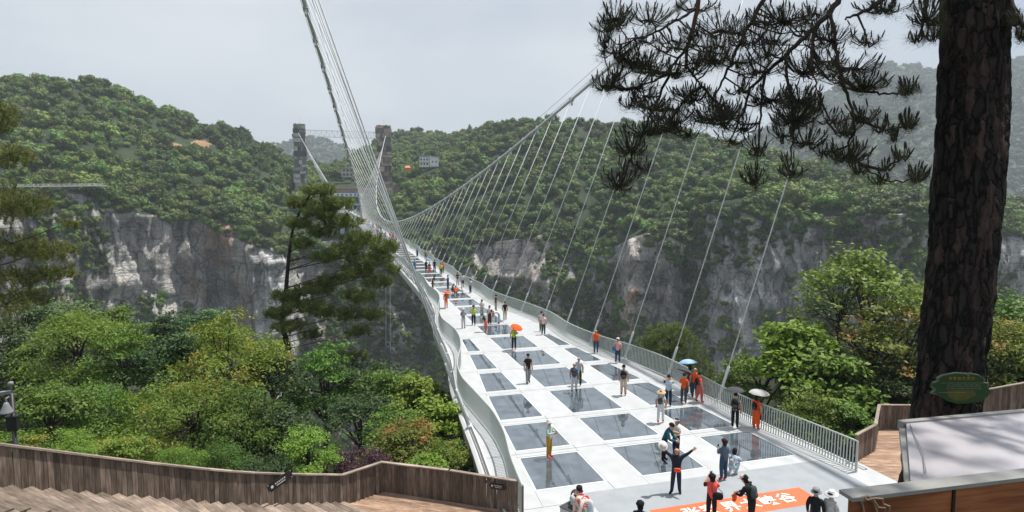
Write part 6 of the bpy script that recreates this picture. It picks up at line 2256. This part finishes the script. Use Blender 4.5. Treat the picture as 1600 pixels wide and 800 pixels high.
def umbrella(P, c1, label, rad=.5, tilt=(0, 0), hand='r', lift=.55):
    rad *= .9
    root, J, k = P
    hp = wpos(P, J['ha' + hand])
    o = empty('umbrella', hp, root.rotation_euler.z); o.rotation_euler = (tilt[0], tilt[1], root.rotation_euler.z)
    tag(o, label, 'umbrella', 'open umbrellas')
    mb = MB(); mb.tube([(0, 0, -.12), (0, 0, lift + .06)], .009, 6); mb.build('shaft', cloth('dkgrey'), o)
    mb = MB(); v, f = [], []
    n, rings = 16, 5
    for i in range(rings + 1):
        t = i / rings; a_ = t * 1.15
        for q in range(n):
            ang = 2 * math.pi * q / n
            r_ = rad * math.sin(a_) / math.sin(1.15) * (1 if q % 2 == 0 else 1 - .05 * t)
            v.append((r_ * math.cos(ang), r_ * math.sin(ang), lift - rad * .62 * (1 - math.cos(a_)) - (.0 if q % 2 == 0 else .0)))
    for i in range(rings):
        for q in range(n):
            q2 = (q + 1) % n; f.append((i * n + q, i * n + q2, (i + 1) * n + q2, (i + 1) * n + q))
    mb.add(v, f); mb.build('canopy', cloth(c1), o)
    for q in range(0, n, 2):
        ang = 2 * math.pi * q / n
        mb = MB(); mb.tube([(0, 0, lift - .01), (rad * .55 * math.cos(ang), rad * .55 * math.sin(ang), lift - rad * .11), (rad * .98 * math.cos(ang), rad * .98 * math.sin(ang), lift - rad * .375)], .005, 4); mb.build('rib', cloth('grey'), o)
    mb = MB(); mb.tube([(0, 0, -.12), (0, 0, -.16), (.03, 0, -.18), (.05, 0, -.15)], .012, 6); mb.build('handle', cloth('black'), o)


def phone(P, label):
    root, J, k = P
    m_ = (Vector(J['hal']) + Vector(J['har'])) / 2
    o = empty('phone', wpos(P, m_ + Vector((0, -.02, .06))), root.rotation_euler.z); tag(o, label, 'phone', 'phones held by visitors')
    mb = MB(); mb.box((0, 0, 0), (.075, .010, .155)); mb.build('case', cloth('black'), o)
    mb = MB(); mb.box((0, .0065, 0), (.066, .003, .14)); mb.build('screen', cloth('teal'), o)
    mb = MB(); mb.box((-.022, -.0065, .055), (.02, .003, .03)); mb.build('lens', cloth('dkgrey'), o)


# nearest visitors
p = person(1056, 771, 4, 'man in dark shirt and jeans with both arms raised, orange waist bag', 'arms_up', 'navy', 'dkjeans', 'black', style='bald', sleeve=True, h=1.70, fat=1.06, near=True)
bag(p, 'pel', (.02, -.20, .02), 'orange', 'orange waist bag on the man with raised arms', (.24, .10, .16), False)
hp = wpos(p, Vector(p[1]['hal']) + Vector((-.03, -.02, .06)))
hat_ = empty('sun_hat', hp); hat_.rotation_euler = (.9, -.5, .3); tag(hat_, 'white sun hat held up in the raised hand of the man', 'hat')
mb = MB(); mb.lathe([(.19, 0), (.17, .012), (.105, .03), (.10, .11), (.05, .13), (0, .132)], 18); mb.build('crown', cloth('white'), hat_, True)
mb = MB(); mb.lathe([(.108, .03), (.112, .035), (.110, .055), (.104, .055)], 18); mb.build('ribbon', cloth('ltgrey'), hat_, True)
p = person(1130, 751, -140, 'curly haired woman in denim jacket and jeans with red shoes', 'phone', 'denim', 'jeans', 'red', hair='brownhair', style='curly', sleeve=True, h=1.60, fat=1.1, near=True)
phone(p, 'phone held by the curly haired woman in denim')
p = person(1145, 741, 160, 'crouching woman in pale blue behind the denim woman', 'crouch', 'ltblue', 'ltblue', 'white', style='long', sleeve=True, h=1.6, near=True)
bag(p, 'che', (.02, .14, -.05), 'ltgrey', 'pale sling bag on the crouching woman', (.2, .1, .18))
p = person(1111, 815, 186, 'woman in coral red shirt photographing, back turned', 'photo', 'coral', 'black', 'black', style='curly', sleeve=False, h=1.60, fat=1.12, near=True)
phone(p, 'phone raised by the woman in coral red shirt')
bag(p, 'hipl', (-.10, .10, .10), 'black', 'black shoulder bag on the woman in coral red', (.34, .14, .28))
p = person(1174, 822, -110, 'person in black patterned coat and pink cap walking left', 'stoop', 'black', 'black', 'sole', style='curly', hat='cap', hatc='ltpink', sleeve=True, h=1.66, fat=1.12, near=True)
backpack(p, 'dkgrey', 'dark backpack with orange trim on the person in pink cap')
bag(p, 'har', (.0, .0, -.16), 'orange', 'orange carrier bag held by the person in pink cap', (.28, .10, .30), False)
person(1272, 843, 172, 'person in black jacket with grey bucket hat at the bottom edge', 'stand', 'black', 'dkgrey', hat='bucket', hatc='grey', sleeve=True, h=1.64, fat=1.1, near=True)
person(1296, 847, 150, 'person in checked white shirt and white sun hat at the bottom edge', 'stand', 'plaid', 'grey', hat='sun', hatc='white', sleeve=True, h=1.63, fat=1.05, near=True)
# the seated pair on a low case
seat = empty('low_case', tuple(at_z(896, 806))); seat.rotation_euler = (0, 0, .5)
tag(seat, 'grey low case two visitors rest on near the left railing', 'case')
mb = MB(); mb.box((0, 0, .2), (.9, .42, .40)); mb.build('case', cloth('ltgrey'), seat)
mb = MB(); mb.box((0, 0, .415), (.94, .46, .03)); mb.build('lid', cloth('dkgrey'), seat)
mb = MB(); mb.tube([(-.2, -.22, .3), (-.15, -.26, .33), (.15, -.26, .33), (.2, -.22, .3)], .014, 6); mb.build('handle', cloth('black'), seat)
p = person(899, 806, 28, 'seated person in pale pink jacket and black cap using a phone', 'sit', 'ltpink', 'khaki', 'grey', hat='cap', hatc='black', sleeve=True, h=1.62, near=True)
phone(p, 'phone in the hands of the seated person')
backpack(p, 'dkgrey', 'dark backpack on the seated person')
p = person(922, 824, -60, 'person in pale shirt and light cap bending over beside the seated one', 'bend', 'ltpink', 'ltblue', 'grey', hat='cap', hatc='ltgrey', sleeve=True, h=1.6, near=True)
backpack(p, 'red', 'red backpack on the bending person', .7)
person(999, 868, 175, 'dark haired visitor whose head top shows at the bottom edge', 'stand', 'navy', 'black', style='curly', sleeve=True, h=1.66)

# middle distance
person(858, 716, 60, 'woman in white bucket hat, mint shirt and mustard trousers', 'phone', 'mint', 'mustard', 'red', hat='bucket', hatc='white', sleeve=True, h=1.62, near=True)
person(1037, 721, 72, 'man in dark teal jacket and sunglasses leaning over a phone', 'stoop', 'teal', 'black', 'black', sleeve=True, h=1.72, near=True)
p = person(1056, 714, -40, 'woman in white visor and light top with yellow bag', 'phone', 'white', 'dkjeans', 'grey', hat='visor', hatc='white', style='long', h=1.62, near=True)
bag(p, 'pel', (.05, -.24, .12), 'yellow', 'yellow patterned bag of the woman in white visor', (.24, .12, .16), False)
p = person(1032, 661, 170, 'person in straw cone hat and white clothes with pink sleeves', 'walk2', 'white', 'white', 'red', hat='cone', hatc='straw', h=1.6, near=True)
backpack(p, 'dkgrey', 'dark small backpack under the straw cone hat', .75)
person(1044, 635, 178, 'woman in pale blue shirt and jeans holding up a camera', 'photo', 'ltblue', 'dkjeans', 'black', h=1.66, near=True)
p = person(1068, 631, 176, 'person in orange shirt and dark trousers under a grey umbrella', 'umb', 'orange', 'dkgrey', 'maroon', h=1.62, near=True)
umbrella(p, 'dkgrey', 'dark grey umbrella tilted over the person in orange shirt', .5, (.35, -.25))
p = person(1077, 616, 178, 'dark haired person under the pale blue umbrella by the railing', 'umb', 'brown', 'dkjeans', 'black', style='long', h=1.6)
umbrella(p, 'skyblue', 'pale blue umbrella near the right railing', .55, (.1, .1), lift=.62)
person(1085, 622, 172, 'person in orange shirt and jeans beside the railing', 'stand', 'orange', 'jeans', 'black', style='bald', h=1.66)
p = person(1092, 629, 120, 'woman in red flowered dress walking along the railing', 'walk2', 'coral', 'floral', 'red', style='short', h=1.62, skirt=.42, shorts=False, near=True)
backpack(p, 'black', 'black backpack on the woman in red flowered dress', .85)
p = person(1148, 669, 172, 'person in grey shirt and black trousers under a black umbrella', 'umb', 'grey', 'black', 'black', h=1.68, near=True)
umbrella(p, 'dkgrey', 'black umbrella beside the right railing', .52, (.05, .05))
backpack(p, 'black', 'large black backpack under the black umbrella', 1.1)
p = person(1181, 671, 150, 'woman in long orange dress under a patterned umbrella', 'umb', 'orange', 'orange', 'red', style='long', skirt=.62, h=1.62, near=True)
umbrella(p, 'plaid', 'white and grey patterned umbrella over the orange dress', .52, (.05, -.05))
backpack(p, 'black', 'black bag on the back of the woman in orange dress', .8)
p = person(974, 618, 178, 'man in grey shirt and beige shorts with black backpack', 'stand', 'grey', 'beige', 'teal', shorts=True, h=1.70, near=True)
backpack(p, 'black', 'black backpack on the man in beige shorts', 1.0)
p = person(897, 613, 170, 'person in blue shirt and white trousers with small backpack', 'walk2', 'blue', 'white', 'sole', style='bald', h=1.66, near=True)
backpack(p, 'brown', 'small brown backpack on the person in blue shirt', .8)
person(904, 603, 176, 'bald man in light grey shirt walking beside the blue shirt', 'stand', 'ltgrey', 'dkgreen', 'sole', style='bald', h=1.68, near=True)
p = person(965, 567, 170, 'woman in pink top and jeans with blue bag walking away', 'walk2', 'pink', 'jeans', 'maroon', hat='cap', hatc='white', h=1.64)
bag(p, 'hipr', (.12, .05, .05), 'blue', 'blue bag on the woman in pink top', (.26, .12, .26))
person(931, 552, 178, 'man in bright orange shirt and jeans by the railing', 'walk2', 'orange', 'jeans', 'maroon', style='bald', h=1.66)
person(825, 599, 20, 'man in black T-shirt and checked grey trousers', 'walk2', 'black', 'grey', 'sole', h=1.74, near=True)
p = person(803, 546, 0, 'staff member in yellow green vest under an orange umbrella', 'umb', 'lime', 'navy', 'red', h=1.68)
umbrella(p, 'orange', 'orange umbrella tilted over the staff member in vest', .52, (.3, .3))
person(849, 523, 175, 'person in pale pink shirt and dark trousers near the right railing', 'stand', 'ltpink', 'dkgrey', 'black', h=1.66)
person(846, 518, 185, 'person in white shirt half hidden behind the pink shirt', 'stand', 'white', 'dkgrey', 'black', h=1.66)
person(789, 500, 5, 'boy in black T-shirt and brown shorts', 'walk2', 'black', 'khaki', 'sole', shorts=True, h=1.66)
person(775, 489, -70, 'man in dark shirt and khaki trousers pointing left', 'point', 'dkgrey', 'khaki', 'sole', h=1.74)
person(780, 506, -80, 'man in white shirt bending down over the glass', 'bend', 'white', 'ltblue', 'black', h=1.7)
person(765, 506, 10, 'woman in white top and long brown skirt', 'stand', 'white', 'brown', 'black', style='long', skirt=.8, h=1.6)
person(759, 519, -100, 'stooping woman in dark green top and red patterned skirt', 'stoop', 'dkgreen', 'floral', 'red', hat='cone', hatc='green', skirt=.6, h=1.58)
person(753, 495, 5, 'long haired woman in white behind the stooping woman', 'phone', 'white', 'ltgrey', 'white', style='long', h=1.6)
person(740, 508, 0, 'staff member in yellow vest with dark hood', 'hip', 'lime', 'black', 'black', hat='bucket', hatc='black', h=1.7)
person(724, 513, 15, 'person in grey shirt with orange scarf and white cap', 'phone', 'grey', 'ltgrey', 'black', hat='cap', hatc='white', sleeve=True, h=1.68)
p = person(697, 481, 12, 'woman in orange shirt and trousers under orange umbrella', 'umb', 'orange', 'orange', 'brown', style='long', h=1.62)
umbrella(p, 'orange', 'flat orange umbrella over the woman in orange', .5, (.0, .0), lift=.45)
person(712, 461, 175, 'crouching person in orange shirt on the glass', 'crouch', 'orange', 'jeans', 'black', h=1.66)
person(707, 457, 100, 'crouching person in dark green beside the orange shirt', 'crouch', 'green', 'navy', 'black', h=1.66)
person(723, 459, -90, 'child kneeling in pale clothes on the glass', 'crouch', 'ltpink', 'white', 'black', h=1.2)
person(735, 458, -50, 'person in pale blue shirt and jeans at the right edge', 'stand', 'ltblue', 'jeans', 'sole', h=1.66)
person(723, 449, 170, 'person in white top and dark shorts near the railing', 'stand', 'white', 'dkgreen', 'sole', shorts=True, h=1.64)
person(715, 446, 5, 'woman in black top and grey trousers', 'phone', 'black', 'ltgrey', 'black', style='long', h=1.62)
person(700, 452, -120, 'person in denim shirt and jeans with a backpack', 'phone', 'denim', 'jeans', 'black', h=1.7)
person(676, 451, 60, 'person in black leaning at the left railing', 'stoop', 'black', 'brown', 'black', style='long', h=1.6)
person(689, 430, 0, 'staff member in lime vest far down the bridge', 'stand', 'lime', 'black', 'black', h=1.7)
person(692, 427, 20, 'person in orange top behind the lime vest', 'stand', 'orange', 'brown', 'black', h=1.66)
person(679, 425, 170, 'tall person in dark blue with red bag far down the bridge', 'stand', 'navy', 'dkjeans', 'black', h=1.8)
person(671, 427, 5, 'person in red skirt left of the dark blue person', 'stand', 'dkgrey', 'red', 'black', style='long', skirt=.5, h=1.6)
p = person(666, 424, 5, 'person in black under a bright blue umbrella', 'umb', 'black', 'black', 'black', h=1.66)
umbrella(p, 'blue', 'bright blue umbrella far down the bridge', .5, (.1, .4))
person(648, 424, 0, 'person in blue at the left side behind the hangers', 'stand', 'blue', 'blue', 'black', h=1.66)
person(652, 402, 0, 'visitor in blue dress seen through the left hangers', 'stand', 'blue', 'navy', 'black', style='long', skirt=.6, h=1.6)
person(665, 405, 0, 'visitor in grey at the narrow part of the bridge', 'stand', 'grey', 'dkgrey', 'black', h=1.7)
person(672, 404, 20, 'visitor in white at the narrow part of the bridge', 'stand', 'white', 'ltgrey', 'black', h=1.66)

# the far crowd: tiny figures that cannot be told apart
cr = random.Random(5)
crowd_me = []
for t_, b_ in (('white', 'dkjeans'), ('black', 'jeans'), ('red', 'black'), ('blue', 'dkgrey'), ('ltgrey', 'navy'), ('orange', 'black')):
    me, J = body_mesh('stand', 1.05, [cloth('skin'), cloth(t_), cloth(b_), cloth('sole')], True, False, False)
    crowd_me.append((me, t_, b_))
hb = MB(); v, f = blob((0, .0, 1.63), (.098, .118, .10), 3, 4, 8, -.2); hb.add(v, f); hair_me = hb.mesh('hair', cloth('hair'))
def crowd(y, u):
    o = empty('person', (axis_x(y) + u, y, deck_z(y) + .01), cr.uniform(0, 6.28))
    k = cr.uniform(.94, 1.06); o.scale = (k, k, k)
    me, t_, b_ = cr.choice(crowd_me)
    w_ = {'ltgrey': 'pale grey', 'dkgrey': 'dark grey', 'dkjeans': 'dark blue', 'jeans': 'denim', 'navy': 'navy'}
    tag(o, 'tiny visitor in %s top and %s trousers in the %s crowd' % (w_.get(t_, t_), w_.get(b_, b_), 'far entrance' if y > 400 else 'mid bridge'), 'person', 'distant crowd on the bridge')
    link('body', me, o); link('hair', hair_me, o)
for _ in range(58):
    y = cr.choice([cr.uniform(118, 190), cr.uniform(190, 300)])
    crowd(y, cr.uniform(-1.9, 1.9))
for _ in range(34): y = cr.uniform(430, 474); crowd(y, cr.uniform(-.75, .75) * rail_w(y))
# ------------------------------------------------------------------ hazy air
hm = bpy.data.materials.new('haze'); hm.use_nodes = True
hn, hl = hm.node_tree.nodes, hm.node_tree.links
hn.clear()
ho = hn.new('ShaderNodeOutputMaterial')
hv = hn.new('ShaderNodeVolumePrincipled')
hv.inputs['Color'].default_value = (.78, .89, 1.0, 1)
hv.inputs['Density'].default_value = HAZE_DENSITY
hv.inputs['Anisotropy'].default_value = 0.0
hl.new(hv.outputs[0], ho.inputs['Volume'])
mb = MB()
mb.box((0, 0, 290), (7400, 7400, 924))
hz_ = mb.build('haze', hm)
tag(hz_, 'pale haze filling the air over the gorge', 'haze', kind='stuff')
